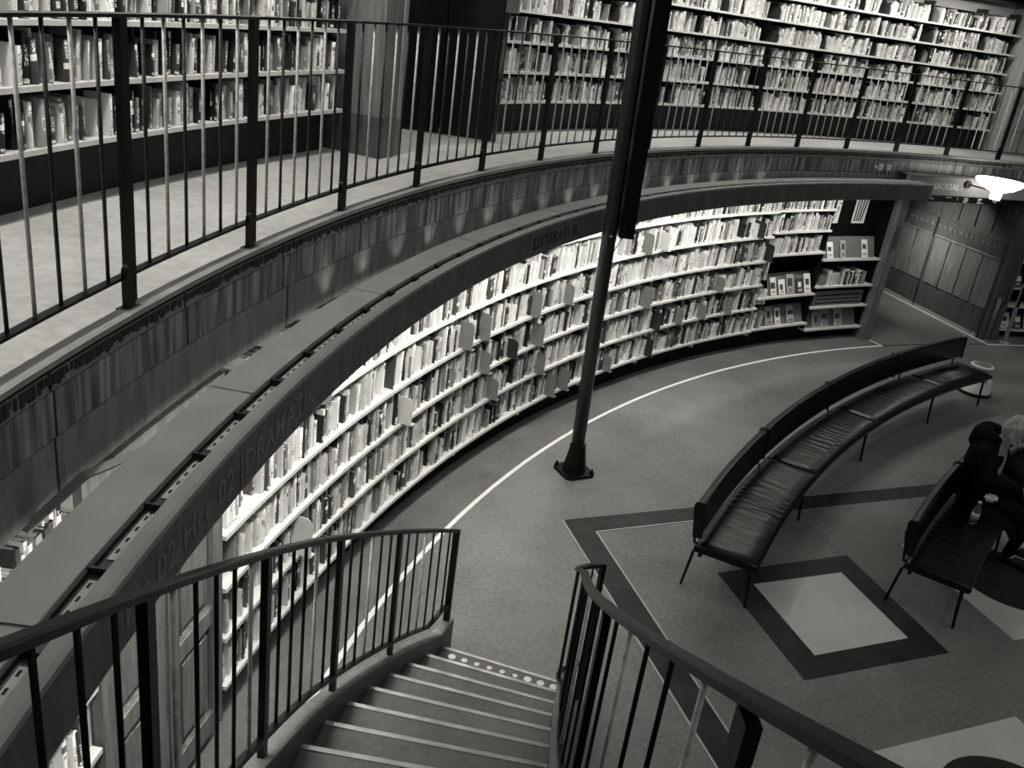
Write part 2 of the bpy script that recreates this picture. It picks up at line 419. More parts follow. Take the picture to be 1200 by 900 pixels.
# lower wall behind the bookcases, gap for the passage between 98.1 and 108.3 degrees
def ringwall(name, R0, R1, a0, a1, z0, z1, mat, step=2): 
    m = MB(); m.arcbox(R0, R1, a0, a1, z0, z1, step); return struct(name, m, mat)
ringwall('wall_lower_left', 13.78, 14.0, 108.85, 300, 0, 2.6, 'dark_wall')
ringwall('wall_lower_right', 13.78, 14.0, 60, 97.3, 0, 2.6, 'dark_wall')
ringwall('wall_outer', 16.9, 17.1, -60, 300, -0.2, 13.0, 'plaster', 3)
ringwall('wall_hall', 13.44, 13.7, -60, 60, 0, 2.92, 'plaster', 3)
# passage: panelled right reveal (seen) and left reveal
def radial_box(m, deg, R0, R1, z0, z1, th, mat=0, side=1):
    """slab lying along a radius; th grows towards smaller angles for side=1"""
    c = frame(deg); p = pol((R0 + R1) / 2, deg, (z0 + z1) / 2) + c.col[0] * (th / 2 * side)
    m.box(p, (th, R1 - R0, z1 - z0), c, mat)
m = MB(); radial_box(m, 98.1, 13.3, 16.7, 0, 2.9, 0.2)
wr = struct('wall_passage_right', m, 'wood_dark')
m = MB(); radial_box(m, 108.7, 13.72, 16.7, 0, 2.9, 0.04, side=-1)
struct('wall_passage_left', m, 'wood_dark')
m = MB(); m.arcbox(16.55, 16.7, 97, 110, 0, 2.9); struct('wall_passage_end', m, 'plaster')
m = MB(); m.arcbox(13.72, 16.9, 97, 110, 2.62, 2.7); struct('ceiling_passage', m, 'plaster')
def rp(nm, R0, R1, z0, z1, d0, th, mat):       # panel piece proud of the reveal, pushed into the passage
    m = MB(); c = frame(98.1); p = pol((R0 + R1) / 2, 98.1, (z0 + z1) / 2) - c.col[0] * (d0 + th / 2)
    m.box(p, (th, R1 - R0, z1 - z0), c); o = struct(nm, m, mat, wr); bevel(o, 0.004); return o
for (L0, L1, n) in ((13.42, 15.02, 4), (15.08, 16.4, 3)):
    rp('bottom_panel', L0, L1, 0.07, 0.46, 0, 0.03, 'wood_dark')
    wpan = (L1 - L0) / n
    for k in range(n):
        rp('panel', L0 + k * wpan + 0.012, L0 + (k + 1) * wpan - 0.012, 0.49, 1.33, 0, 0.025, 'wood')
        rp('upper_panel', L0 + k * wpan + 0.015, L0 + (k + 1) * wpan - 0.015, 1.70, 2.55, 0, 0.02, 'wood_dark')
    rp('rail_board', L0, L1, 1.36, 1.66, 0, 0.045, 'wood_dark')
    rp('rail_moulding', L0, L1, 1.335, 1.365, 0, 0.06, 'wood')
    m = MB()
    for k in range(n * 3):
        R = L0 + (k + 0.5) * (L1 - L0) / (n * 3); c = frame(98.1)
        p = pol(R, 98.1, 1.53) - c.col[0] * 0.045
        m.box(p, (0.02, 0.05, 0.05), c @ Matrix.Rotation(0.78, 3, 'X'))
    struct('stud', m, 'wood', wr)
    rp('skirting', L0, L1, 0.0, 0.06, 0, 0.05, 'wood_pale')
# jambs of the lower passage
m = MB(); m.arcbox(13.36, 13.72, 108.25, 108.86, 0.10, 2.45, 0.4); jl = struct('trim_1', m, 'wood')
m = MB(); m.arcbox(13.33, 13.72, 108.2, 108.9, 0.0, 0.12, 0.4); struct('jamb_foot', m, 'wood', jl)
m = MB(); m.arcbox(13.345, 13.36, 108.35, 108.76, 1.5, 1.85, 0.4); struct('jamb_block', m, 'wood_dark', jl)
m = MB(); m.arcbox(13.36, 13.72, 96.55, 97.75, 0.10, 2.45, 0.4); jr = struct('trim_2', m, 'wood')
m = MB(); m.arcbox(13.34, 13.72, 96.5, 97.8, 0.0, 0.12, 0.4); struct('jamb_foot', m, 'wood', jr)
m = MB(); m.arcbox(13.345, 13.36, 96.75, 97.55, 0.6, 1.35, 0.4); struct('jamb_panel', m, 'wood_dark', jr)
m = MB(); m.arcbox(13.335, 13.36, 96.6, 97.7, 1.45, 1.75, 0.4); struct('jamb_block', m, 'wood_dark', jr)

# gallery slab
m = MB(); m.sweep([(RF + 0.03, ZG - 0.22), (16.9, ZG - 0.22), (16.9, ZG), (RF + 0.03, ZG)], 60, 183, 1.5); struct('floor_gallery', m, 'gfloor')
m = MB(); m.sweep([(RF + 0.03, ZG - 0.22), (16.9, ZG - 0.22), (16.9, ZG), (RF + 0.03, ZG)], 183.5, 300, 3); struct('floor_gallery_far', m, 'gfloor')
m = MB(); m.sweep([(RF + 0.05, ZG - 0.015), (RF + 0.05, ZG + 0.006), (RF - 0.005, ZG + 0.006), (RF - 0.018, ZG), (RF - 0.005, ZG - 0.012), (RF - 0.005, ZG - 0.03), (RF + 0.02, ZG - 0.04)], 60, 183, 1.0)
struct('trim_3', m, 'moulding')
m = MB(); m.arcbox(RF + 0.012, RF + 0.06, 60, 183, ZG - 0.075, ZG - 0.03, 1.0); struct('trim_4', m, 'drip')
# fascia of stone slabs
m = MB(); m.arcbox(RF + 0.06, 13.7, 60, 183, 2.37, ZG - 0.06, 1.5); fa = struct('wall_gallery_fascia', m, 'stone3')
def slabs(z0, z1, mat, first, pitch, Rf):
    a = first
    while a > 88:
        if a < 184:
            mm = MB(); b_ = a - pitch; g = 0.035
            mm.arcbox(Rf, RF + 0.09, a - g, b_ + g, z0 + 0.003, z1 - 0.003, 0.8)
            mm.uv = [[(x + a * 3, y) for x, y in u] if u else None for u in mm.uv]
            struct('stone_slab', mm, mat, fa)
        a -= pitch
slabs(2.795, ZG - 0.05, 'stone1', 183.9, 4.16, RF + 0.008)
slabs(2.615, 2.795, 'stone2', 183.8, 4.16, RF + 0.011)
slabs(2.375, 2.615, 'stone3', 176.0 + 8.4, 8.6, RF + 0.014)
# drip marks hanging from the moulding: little teeth of limescale
m = MB(); a = 176.0
while a > 100:
    h = random.uniform(0.008, 0.035) * (1 if a > 150 else 0.5); wd = random.uniform(0.06, 0.12)
    m.arcbox(RF + 0.004, RF + 0.012, a, a - wd, ZG - 0.075 - h, ZG - 0.06, 1)
    a -= random.uniform(0.07, 0.15)
o = struct('drip_mark', m, 'drip', fa); o['kind'] = 'stuff'

# upper wall, pilasters, doorway, canopy over the gallery shelves
RU = 14.86
ringwall('wall_gallery_left', RU, 15.0, 148.0, 183, ZG, 6.5, 'dark_wall')
ringwall('wall_gallery_right', RU, 15.0, 60, 140.0, ZG, 5.0, 'dark_wall')
ringwall('wall_gallery_upper', RU - 0.03, 15.0, 60, 183, 5.0, 7.5, 'plaster')
ringwall('wall_gallery_far', RU, 15.0, 183, 300, ZG, 7.5, 'plaster')
m = MB(); m.arcbox(14.2, RU, 147.1, 148.35, ZG + 0.0, 5.2, 0.5); p1 = struct('trim_5', m, 'wood')
m = MB(); m.arcbox(14.185, RU, 147.5, 148.36, ZG, ZG + 0.32, 0.5); struct('pilaster_shade', m, 'wood_dark', p1)  # darker block stands in for the shadow low on the pilaster
m = MB(); m.arcbox(14.19, 14.2, 147.15, 147.35, ZG + 0.3, 5.2, 0.5); struct('pilaster_edge', m, 'wood_pale', p1)
m = MB(); m.arcbox(14.25, RU, 93.0, 98.25, ZG, 5.2, 0.8); p2 = struct('trim_6', m, 'wood_pale')
for z in (3.3, 3.75, 4.0, 4.2, 4.5, 4.62, 4.74):
    m = MB(); m.arcbox(14.243, 14.26, 93.0, 98.27, z, z + 0.012, 0.8); struct('pilaster_joint', m, 'wood', p2)
m = MB(); m.arcbox(14.235, 14.26, 94.2, 97.6, 4.3, 5.1, 0.8); struct('pilaster_panel', m, 'wood_pale', p2)
m = MB()   # slanting black reveal of the gallery doorway
A = pol(14.25, 140.5); B = pol(15.25, 142.1); dvec = (B - A).normalized(); nrm = Vector((-dvec.y, dvec.x, 0))
Mx = Matrix((dvec, nrm, Vector((0, 0, 1)))).transposed()
dp = MB(); dp.box((A + B) / 2 + Vector((0, 0, 3.96)) - nrm * 0.03, ((B - A).length, 0.06, 2.04), Mx)
dd = thing('black_door', 'tall black two-leaf door standing open in the gallery doorway', 'door', tuple(A) [:2] + (ZG,))
for k in range(2):
    L = (B - A).length / 2; c = A + dvec * (L * (k + 0.5)) + Vector((0, 0, 3.95))
    q = MB(); q.box(c + nrm * 0.0, (L - 0.012, 0.045, 2.04), Mx); bevel(part('leaf', q, 'black', dd), 0.006)
q = MB(); q.box(A + Vector((0, 0, 4.2)) - dvec * 0.06 + nrm * 0.02, (0.12, 0.05, 0.16), Mx); part('handle', q, 'board', dd)
q = MB(); q.box(A + Vector((0, 0, 3.94)) - dvec * 0.02, (0.03, 0.06, 2.02), Mx); part('edge_strip', q, 'railblack', dd)
m = MB(); m.arcbox(14.86, 16.9, 139.8, 140.0, ZG, 5.3, 1); struct('wall_gallery_passage_right', m, 'dark_wall')
m = MB(); m.arcbox(14.86, 16.9, 148.0, 148.2, ZG, 5.3, 1); struct('wall_gallery_passage_left', m, 'plaster')
m = MB(); m.arcbox(14.3, 14.5, 98.2, 139.8, 5.15, 5.55, 1.5); m.arcbox(14.3, 14.5, 148.4, 182, 5.15, 5.55, 1.5)
m.arcbox(14.5, RU, 98.2, 139.8, 5.5, 5.55, 1.5); m.arcbox(14.5, RU, 148.4, 182, 5.5, 5.55, 1.5); m.arcbox(13.9, 14.31, 98.2, 182, 5.3, 5.4, 1.5)
struct('ceiling_gallery', m, 'dark_wall')

# lower doors between the bookcases (left) 161.5 .. 166.4
m = MB(); m.arcbox(13.50, 13.78, 161.4, 166.45, 0, 2.35, 1.0); dr = struct('door_1', m, 'wood_dark')
for (a0, a1) in ((163.86, 161.5), (166.35, 163.98)):
    for (R0, z0, z1, s0, s1) in ((13.46, 0.08, 2.12, a0, a0 - 0.42), (13.46, 0.08, 2.12, a1 + 0.42, a1)):
        m = MB(); m.arcbox(R0, 13.51, s0, s1, z0, z1, 1); bevel(struct('stile', m, 'wood', dr), 0.006)
    for z0, z1 in ((0.08, 0.24), (0.86, 0.98), (1.72, 1.82), (2.05, 2.12)):
        m = MB(); m.arcbox(13.462, 13.51, a0 - 0.42, a1 + 0.42, z0, z1, 0.6); bevel(struct('cross_rail', m, 'wood', dr), 0.006)
    for z0, z1 in ((0.29, 0.81), (1.03, 1.67), (1.86, 2.02)):
        m = MB(); m.arcbox(13.478, 13.51, a0 - 0.62, a1 + 0.62, z0, z1, 0.6); bevel(struct('raised_panel', m, 'wood', dr), 0.012)
m = MB(); m.arcbox(13.43, 13.55, 161.35, 166.5, 2.14, 2.2, 1.0); m.arcbox(13.46, 13.55, 161.35, 166.5, 2.2, 2.33, 1.0); struct('cornice', m, 'wood', dr)

# ================================================================ LOWER CANOPY
cn = thing('light_canopy', 'long curved light canopy with lettered grey fascia above the lower bookcases', 'canopy', tuple(pol(13.0, 140, 2.34)))
C0, C1 = 109.1, 178
m = MB(); m.arcbox(12.885, 12.91, C0, C1, 2.34, 2.562, 1.0); part('fascia_board', m, 'fascia', cn)
m = MB(); m.sweep([(12.88, 2.556), (12.945, 2.556), (12.945, 2.575), (12.90, 2.578), (12.884, 2.572)], C0, C1, 1.0, smooth=False); part('front_lip', m, 'canopy', cn)
a = C1
while a > C0 + 0.5:
    b_ = max(a - 6.9, C0); m = MB(); m.arcbox(13.01, 13.19, a - 0.02, b_ + 0.02, 2.545, 2.572, 1.0); bevel(part('top_board', m, 'canopy', cn), 0.003); a -= 6.9
m = MB(); m.arcbox(12.92, 13.06, C0, C1, 2.535, 2.541, 1.0); part('channel', m, 'bardark', cn)
m = MB(); mk = MB(); ml = MB(); mt = MB(); a = C1 - 0.4
while a > C0 + 1:
    m.arcbox(12.948, 12.99, a, a - 1.15, 2.541, 2.545, 1.2)
    for k in range(4):
        aa = a - 0.12 - k * 0.28
        mk.arcbox(12.955, 12.963, aa, aa - 0.1, 2.5448, 2.5465, 1); mk.arcbox(12.974, 12.982, aa - 0.03, aa - 0.13, 2.5448, 2.5465, 1)
        if random.random() < 0.35: ml.arcbox(12.960, 12.968, aa - 0.15, aa - 0.19, 2.5448, 2.5485, 1); ml.arcbox(12.978, 12.984, aa - 0.17, aa - 0.2, 2.5448, 2.5485, 1)
    mt.arcbox(12.945, 13.01, a - 1.28, a - 1.32, 2.541, 2.566, 1)
    a -= 1.62
part('channel_plate', m, 'channel', cn, kind='stuff'); part('slot', mk, 'black', cn, kind='stuff'); part('rivet', ml, 'white', cn, kind='stuff'); part('crosspiece', mt, 'bardark', cn, kind='stuff')
m = MB(); m.arcbox(12.887, 12.905, C0 + 0.0, C0 + 0.1, 2.34, 2.562, 1); m.arcbox(12.89, 13.2, C0, C0 + 0.12, 2.34, 2.562, 1); part('end_cap', m, 'fascia', cn)
for d in [C1 - 2 - k * 4.6 for k in range(15)]:
    m = MB(); m.arcbox(12.97, 13.0, d, max(d - 4.2, C0 + .3), 2.475, 2.5, 1.0); part('lamp_tube', m, 'tube', cn)
for d in (169.6, 151.25, 135.35, 119.45):
    m = MB(); P0 = pol(13.12, d - 3.0, 2.53); P1 = pol(13.62, d, 2.42)
    if d > 160: m.tube([pol(13.15, 166.2, 2.545), pol(13.33, 167.3, 2.50), pol(13.45, 168.1, 2.36)], 0.01, rect=(0.025, 0.004))
    else: m.tube([pol(13.15, d, 2.53), pol(13.5, d, 2.3), pol(13.72, d, 2.3)], 0.01, rect=(0.02, 0.004))
    part('bracket', m, 'canopy', cn)
for txt, aa, z, s, mat in (('Hc.02', 170.05, 2.395, 0.145, 'letters'), ('·', 168.40, 2.40, 0.14, 'letters'), ('Hce.02', 168.2, 2.395, 0.145, 'letters'), ('|DRAMATIK', 166.0, 2.395, 0.145, 'letters'), ('LITTERATUR', 146.9, 2.395, 0.145, 'letters_dark'), ('ROMANER', 127, 2.405, 0.12, 'letters_dark')):
    if txt == 'ROMANER': continue
    tx = text_on_drum(txt, 12.884, aa, z, s, 0.002, 1.08); part('lettering', tx, mat, cn)

# sign board over the lower passage
sg = thing('hall_sign', 'grey curved sign board reading SACKSAL 1 above the lower doorway', 'sign', tuple(pol(13.22, 104, 2.3)))
m = MB(); m.arcbox(13.2, 13.26, 91.0, 109.7, 2.37, 2.64, 0.8); part('board', m, 'canopy', sg)
m = MB(); m.arcbox(13.16, 13.45, 91.0, 109.7, 2.64, 2.655, 0.8); part('top_edge', m, 'fascia', sg)
m = MB(); m.arcbox(13.15, 13.18, 100.5, 108.9, 2.285, 2.375, 0.8); tb = part('direction_strip', m, 'black', sg)
def on_sign(txt, aa, z, s, R=13.2, par=None, mat='white_letters', sh=0.0):
    part('lettering', text_on_drum(txt, R - 0.002, aa, z, s, 0.0015, 1.05, sh), mat, par or sg)
on_sign('SACKSAL 1', 107.35, 2.46, 0.125)
for txt, aa in (('2 Plan\n3 Litteratur', 107.8), ('Rotund 2', 106.2), ('5\n6', 105.15), ('1 Entre\n2 Hallen\n3 Salen', 104.55), ('4 Foaje\n5 Sal\n6 Barnrum', 103.3), ('7 Toaletter\n8 Hiss', 101.9)):
    on_sign(txt, aa, 2.345, 0.028, 13.15, tb)
m = MB(); m.lathe([(0.0, -0.02), (0.05, -0.02), (0.05, 0.02), (0, 0.02)], (0, 0, 0), 16)
# lamp with opal bowl
lp = thing('wall_lamp', 'white glowing opal saucer lamp on a black arm before the sign', 'lamp', tuple(pol(12.85, 103.35, 2.5)))
L0 = pol(12.85, 103.35, 0)
m = MB(); m.lathe([(0.0, 2.53), (0.10, 2.535), (0.22, 2.58), (0.31, 2.64), (0.345, 2.69), (0.33, 2.71), (0.2, 2.72), (0.0, 2.725)], L0, 40); part('opal_bowl', m, 'opal', lp)
m = MB(); m.lathe([(0.0, 2.42), (0.075, 2.42), (0.085, 2.53), (0.0, 2.535)], L0, 24); part('lamp_neck', m, 'opal', lp)
m = MB(); m.tube([pol(13.2, 104.45, 2.56), L0 + Vector((0.0, 0.0, 2.535))], 0.012); part('arm', m, 'railblack', lp)
m = MB(); c = pol(13.185, 104.45, 2.56); dirv = pol(1, 104.45); m.tube([c - dirv * 0.025, c + dirv * 0.02], 0.055, 18); part('wall_rose', m, 'railblack', lp)
# little sockets on the fascia beside the sign
for k, (aa, ww) in enumerate(((111.95, 0.045), (111.45, 0.09), (110.75, 0.09))):
    m = MB(); c = frame(aa); m.box(pol(13.43, aa, 2.70), (ww, 0.05, 0.09 if k else 0.05), c)
    o = solo('socket_box', m, 'white', ['small square white junction box, leftmost of three on the stone band', 'larger white junction box, middle of three on the stone band', 'white junction box nearest the sign, rightmost of three on the stone band'][k], 'electrical box', tuple(pol(13.43, aa, 2.66)), 'junction boxes on the stone band'); bevel(o, 0.006)
    if k:
        mm = MB(); mm.tube([pol(13.42, aa, 2.66), pol(13.42, aa, 2.56)], 0.006); part('cable', mm, 'cream', o)

# ================================================================ BOOKCASES
BOOKS = []      # dict(R, a, z, w, d, h, tone, seed, style, lean, case, row, idx)
def tone_pick(p_light):
    r = random.random()
    if r < p_light * 0.85: return random.uniform(0.55, 0.92)
    if r < p_light * 0.85 + 0.22: return random.uniform(0.14, 0.45)
    return random.uniform(0.004, 0.07)
def fill(case, row, R, a0, a1, z, hmax, p_light=0.55, skip=0.0, wmin=0.013, wmax=0.045, depth=0.19):
    """books from angle a0 (left) down to a1 (right), standing on height z with spines on radius R"""
    a = a0; idx = 0
    while True:
        wd = random.choice((random.uniform(wmin, wmin * 1.9), random.uniform(wmin * 1.4, wmax)))
        da = math.degrees(wd / R)
        if a - da < a1: break
        idx += 1
        lean = random.choice((0, 0, 0, 0.03, 0.05, -0.04, 0.08))
        BOOKS.append(dict(R=R + random.choice((0, 0.01, 0.02, 0.035, 0.06)), a=a - da / 2, z=z, w=wd * 0.95, d=depth * random.uniform(0.75, 1), h=hmax * random.choice((random.uniform(0.64, 0.82), random.uniform(0.78, 1.0))),
                          tone=tone_pick(p_light), seed=random.random(), style=random.random(), lean=lean, case=case, row=row, idx=idx))
        a -= da * (1.0 + abs(lean) * 3)
        if random.random() < skip: a -= random.uniform(0.15, 0.5)
def divider(R, a, z, w, h, mat, label, group):
    """book end: upright plate with a rounded top corner, standing across the shelf"""
    m = MB(); c = frame(a); P = pol(R, a, z); rr0 = 0.22 if R < 14 else 0.55
    pts = [(0.0, 0.0), (w, 0.0), (w, h)] + [(w * rr0 - w * rr0 * math.sin(t), h - w * rr0 + w * rr0 * math.cos(t)) for t in (0, 0.4, 0.8, 1.2, 1.57)]
    b = len(m.v)
    for dx in (-0.002, 0.002):
        for y, zz in pts: m.v.append(tuple(P + c @ Vector((dx, y, zz))))
    n = len(pts); m.face(tuple(range(b, b + n))); m.face(tuple(range(b + 2 * n - 1, b + n - 1, -1)))
    for i in range(n): m.face((b + i, b + n + i, b + n + (i + 1) % n, b + (i + 1) % n))
    m.box(P + c @ Vector((0.03, w / 2, 0.002)), (0.06, w, 0.003), c)
    return solo('book_end', m, mat, label, 'book end', tuple(P), group)

ORD = ['', 'first', 'second', 'third', 'fourth', 'fifth', 'sixth', 'seventh', 'eighth', 'ninth', 'tenth', 'eleventh', 'twelfth']
LIPZ = [0.275, 0.625, 0.975, 1.325, 1.675, 2.025]
edges = [161.35, 156.5, 151.25, 145.95, 140.65, 135.35, 130.05, 124.75, 119.45, 114.15, 108.87]
CASELAB = {}
def lower_case(n, a0, a1, lips, label, short, R=13.45, back='caseback', depthR=13.78, up='shelf'):
    CASELAB[n] = short
    t = thing('bookcase', label, 'bookcase', tuple(pol(R, (a0 + a1) / 2, 0)), 'curved bookcases round the lower wall')
    m = MB(); m.arcbox(R + 0.16, depthR, a0, a1, 0, 0.22, 1.0); part('plinth', m, 'plinth', t)
    m = MB(); m.arcbox(depthR - 0.02, depthR, a0, a1, 0.2, 2.36, 1.0); part('back_panel', m, back, t)
    for s, aa in ((1, a0), (-1, a1)):
        m = MB(); m.arcbox(R + 0.05, depthR - 0.02, aa, aa - 0.06 * s, 0.2, 2.32, 1); part('upright', m, up, t)
    for z in lips:
        m = MB(); m.arcbox(R, depthR - 0.02, a0 - 0.01, a1 + 0.01, z, z + 0.028, 1.0); part('shelf', m, 'shelf', t)
    return t
place_lo = ['immediately right of the wooden doors', 'second to the right of the wooden doors', 'third to the right of the wooden doors', 'fourth to the right of the doors, left of the black pole', 'directly behind the foot of the black pole', 'just right of the black pole', 'second to the right of the black pole', 'third to the right of the black pole', 'with leaflets at its lower right, next to the end case', 'at the far end beside the doorway, with posters']
ORDX = ['', 'first', 'second', 'third', 'fourth', 'fifth', 'sixth', 'seventh', 'eighth', 'ninth', 'tenth']
short_lo = ['%s lower bookcase right of the doors' % ORDX[k + 1] for k in range(10)]
for k in range(8):
    lower_case('L%d' % k, edges[k], edges[k + 1], LIPZ, 'cream-shelved curved bookcase, ' + place_lo[k], short_lo[k])
    for r, z in enumerate(LIPZ):
        fill('L%d' % k, r, 13.47, edges[k] - 0.08, edges[k + 1] + 0.08, z + 0.028, 0.285 if r < 5 else 0.25, 0.62 if k < 7 else 0.6, 0.03, depth=0.2)
# case 8: right part holds leaflet shelves
LIP8 = [0.29, 0.66, 1.03, 1.40, 1.73, 2.04]
lower_case('L8', edges[8], edges[9], [LIP8[0], LIP8[1] + 0.1] + LIP8[3:], 'curved bookcase with leaflets on two tilted display shelves at its foot', 'bookcase next to the end case', up='caseback')
for r in (3, 4, 5): fill('L8', r, 13.47, edges[8] - 0.1, edges[9] + (0.5 if r == 3 else 0.1), LIP8[r] + 0.028, 0.27 if r < 5 else 0.24, 0.6, 0.0)
for r in (0, 1, 2): 
    m = MB()
    fill('L8', r, 13.47, edges[8] - 0.1, edges[8] - (0.9, 0.8, 0.6)[r], (LIP8[0], LIP8[1], LIP8[2])[r] + 0.028, 0.27, 0.6, 0.0)
LIP9 = [0.17, 0.53, 0.86, 1.28]
t9 = lower_case('L9', edges[9], edges[10], LIP9, 'dark end bookcase with posters, leaflets and books beside the lower doorway', 'dark end bookcase beside the doorway', up='caseback')
fill('L9', 2, 13.47, edges[9] - 0.5, edges[10] + 0.5, LIP9[2] + 0.028, 0.25, 0.6, 0.02)
m = MB(); m.arcbox(13.5, 13.53, edges[9] - 0.3, edges[10] + 0.5, LIP9[1] + 0.03, LIP9[1] + 0.26, 1); part('grille_front', m, 'board', t9)
m = MB()
for k in range(30):
    for j in range(3): aa = edges[9] - 0.45 - k * 0.14; m.arcbox(13.495, 13.5, aa, aa - 0.07, LIP9[1] + 0.06 + j * 0.06, LIP9[1] + 0.09 + j * 0.06, 1)
part('grille_hole', m, 'black', t9, kind='stuff')
# left-hand case beyond the doors
lower_case('LL', 171.7, 166.45, LIPZ, 'curved bookcase left of the wooden doors, below the stair rail', 'bookcase left of the wooden doors')
for r, z in enumerate(LIPZ): fill('LL', r, 13.47, 171.6, 166.55, z + 0.028, 0.285 if r < 5 else 0.25, 0.6, 0.03, depth=0.2)
# right-hand case beyond the passage
t10 = lower_case('LR', 96.4, 90.6, [0.12, 0.54, 0.86, 1.31, 1.68], 'bookcase with displayed leaflets to the right of the lower doorway', 'bookcase right of the doorway', up='caseback')

def leaflet(R, a, z, w, h, tone, lean, label, group, pic=True):
    c = frame(a) @ Matrix.Rotation(-lean, 3, 'X'); P = pol(R, a, z)
    m = MB(); m.box(P + c @ Vector((0, 0, h / 2)), (w, 0.006, h), c)
    if pic == 0: o = solo('leaflet', m, 'paperw%d' % tone, label, 'leaflet', tuple(P), group); return o
    o = solo('leaflet', m, 'paperw%d' % tone, label, 'leaflet', tuple(P), group)
    m = MB(); m.box(P + c @ Vector((w * random.uniform(-0.1, 0.1), -0.0042, h * random.uniform(0.5, 0.65))), (w * random.uniform(0.4, 0.8), 0.002, h * random.uniform(0.25, 0.45)), c); part('picture', m, 'paperw%d' % (2 if tone < 2 else 0), o)
    m = MB()
    for k in range(3): m.box(P + c @ Vector((0, -0.0042, h * (0.12 + 0.06 * k))), (w * random.uniform(0.4, 0.75), 0.002, h * 0.025), c)
    part('print_lines', m, 'paperw%d' % (2 if tone < 2 else 0), o)
    return o
MT['paperw0'] = plain('white_leaflet', 0.85, 0.5, noise=0.03); MT['paperw1'] = plain('grey_leaflet', 0.4, 0.5, noise=0.3, scale=30); MT['paperw2'] = plain('dark_leaflet', 0.06, 0.5, noise=0.5, scale=30)
def display(parent, R, a0, a1, z, h=0.27):
    m = MB(); m.sweep([(R, z), (R + 0.01, z - 0.0), (R + 0.12, z + h), (R + 0.11, z + h)], a0, a1, 1); part('display_board', m, 'board', parent)
t8 = [o for o in COL.objects if o.name.startswith('bookcase') and o.get('label', '').startswith('curved bookcase with leaflets')][0]
display(t8, 13.52, 118.3, 114.35, 0.32); display(t8, 13.52, 118.3, 114.35, 0.79, 0.3)
display(t9, 13.52, 113.9, 109.2, 0.2); display(t9, 13.52, 113.9, 109.2, 1.31, 0.3)
GL = 'leaflets on the display shelves'
def lf(a, z, w, h, t, label, R=13.495): leaflet(R, a, z, w, h, t, 0.38, label, GL)
lf(117.9, 0.80, 0.12, 0.26, 0, 'white leaflet with a picture, leftmost on the upper tilted display shelf')
lf(117.1, 0.80, 0.14, 0.22, 0, 'blank-looking white leaflet, second from left on the upper tilted display shelf')
lf(116.3, 0.80, 0.16, 0.29, 1, 'tall grey leaflet in the middle of the upper tilted display shelf')
lf(115.4, 0.80, 0.15, 0.22, 2, 'black leaflet with a pale picture on the upper tilted display shelf')
lf(114.7, 0.80, 0.14, 0.28, 0, 'white leaflet, rightmost on the upper tilted display shelf')
lf(117.6, 0.325, 0.17, 0.28, 1, 'speckled grey booklet, leftmost on the lowest tilted display shelf')
lf(116.8, 0.325, 0.12, 0.25, 0, 'white dotted booklet beside the speckled one on the lowest display shelf')
lf(115.6, 0.325, 0.16, 0.27, 1, 'grey booklet with a picture standing alone on the lowest display shelf')
lf(113.4, 1.32, 0.13, 0.24, 0, 'plain white leaflet, left on the display board under the posters')
lf(112.2, 1.32, 0.12, 0.26, 1, 'grey and white leaflet, middle of the display board under the posters')
lf(110.2, 1.32, 0.13, 0.27, 0, 'white leaflet with a round picture, right on the board under the posters')
lf(113.0, 0.21, 0.16, 0.24, 1, 'grey booklet, leftmost on the bottom shelf of the end bookcase')
lf(112.2, 0.21, 0.17, 0.26, 1, 'mountain picture booklet, second on the bottom shelf of the end bookcase')
lf(110.9, 0.21, 0.18, 0.27, 1, 'greyish booklet, rightmost on the bottom shelf of the end bookcase')
lf(95.6, 0.16, 0.17, 0.27, 0, 'white booklet at the foot of the right bookcase, left end'); lf(94.5, 0.16, 0.16, 0.25, 2, 'dark booklet at the foot of the right bookcase, next to the white one')
lf(93.6, 0.16, 0.18, 0.26, 1, 'grey patterned booklet at the foot of the right bookcase')
lf(95.7, 0.9, 0.15, 0.24, 2, 'dark leaflet on the middle shelf of the right bookcase'); lf(94.8, 0.9, 0.16, 0.25, 1, 'grey portrait leaflet on the middle shelf of the right bookcase')
lf(95.9, 1.34, 0.2, 0.3, 0, 'large white sheet with a framed picture on the right bookcase')
lf(96.0, 1.71, 0.14, 0.28, 0, 'white sheet on the top shelf of the right bookcase')
for k, (aa, lab) in enumerate(((113.0, 'portrait poster of patterned figures on the dark back of the end case'), (110.6, 'striped poster beside the doorway on the dark back of the end case'))):
    m = MB(); c = frame(aa); P = pol(13.73, aa, 1.78)
    m.box(P + Vector((0, 0, 0.24)), (0.27, 0.01, 0.46), c); o = solo('poster', m, 'paperw0', lab, 'poster', tuple(P), 'posters on the end bookcase')
    m = MB()
    if k == 0:
        for i in range(16): m.box(P + c @ Vector((random.uniform(-0.1, 0.1), -0.006, random.uniform(0.06, 0.42))), (random.uniform(0.02, 0.06), 0.003, random.uniform(0.03, 0.1)), c @ Matrix.Rotation(random.uniform(-.5, .5), 3, 'Y'))
    else:
        for i in range(4): m.box(P + c @ Vector((-0.09 + 0.055 * i, -0.006, 0.24)), (0.028, 0.003, 0.4), c @ Matrix.Rotation(0.05 * i, 3, 'Y'))
    part('picture', m, 'paperw1' if k == 0 else 'paperw2', o)

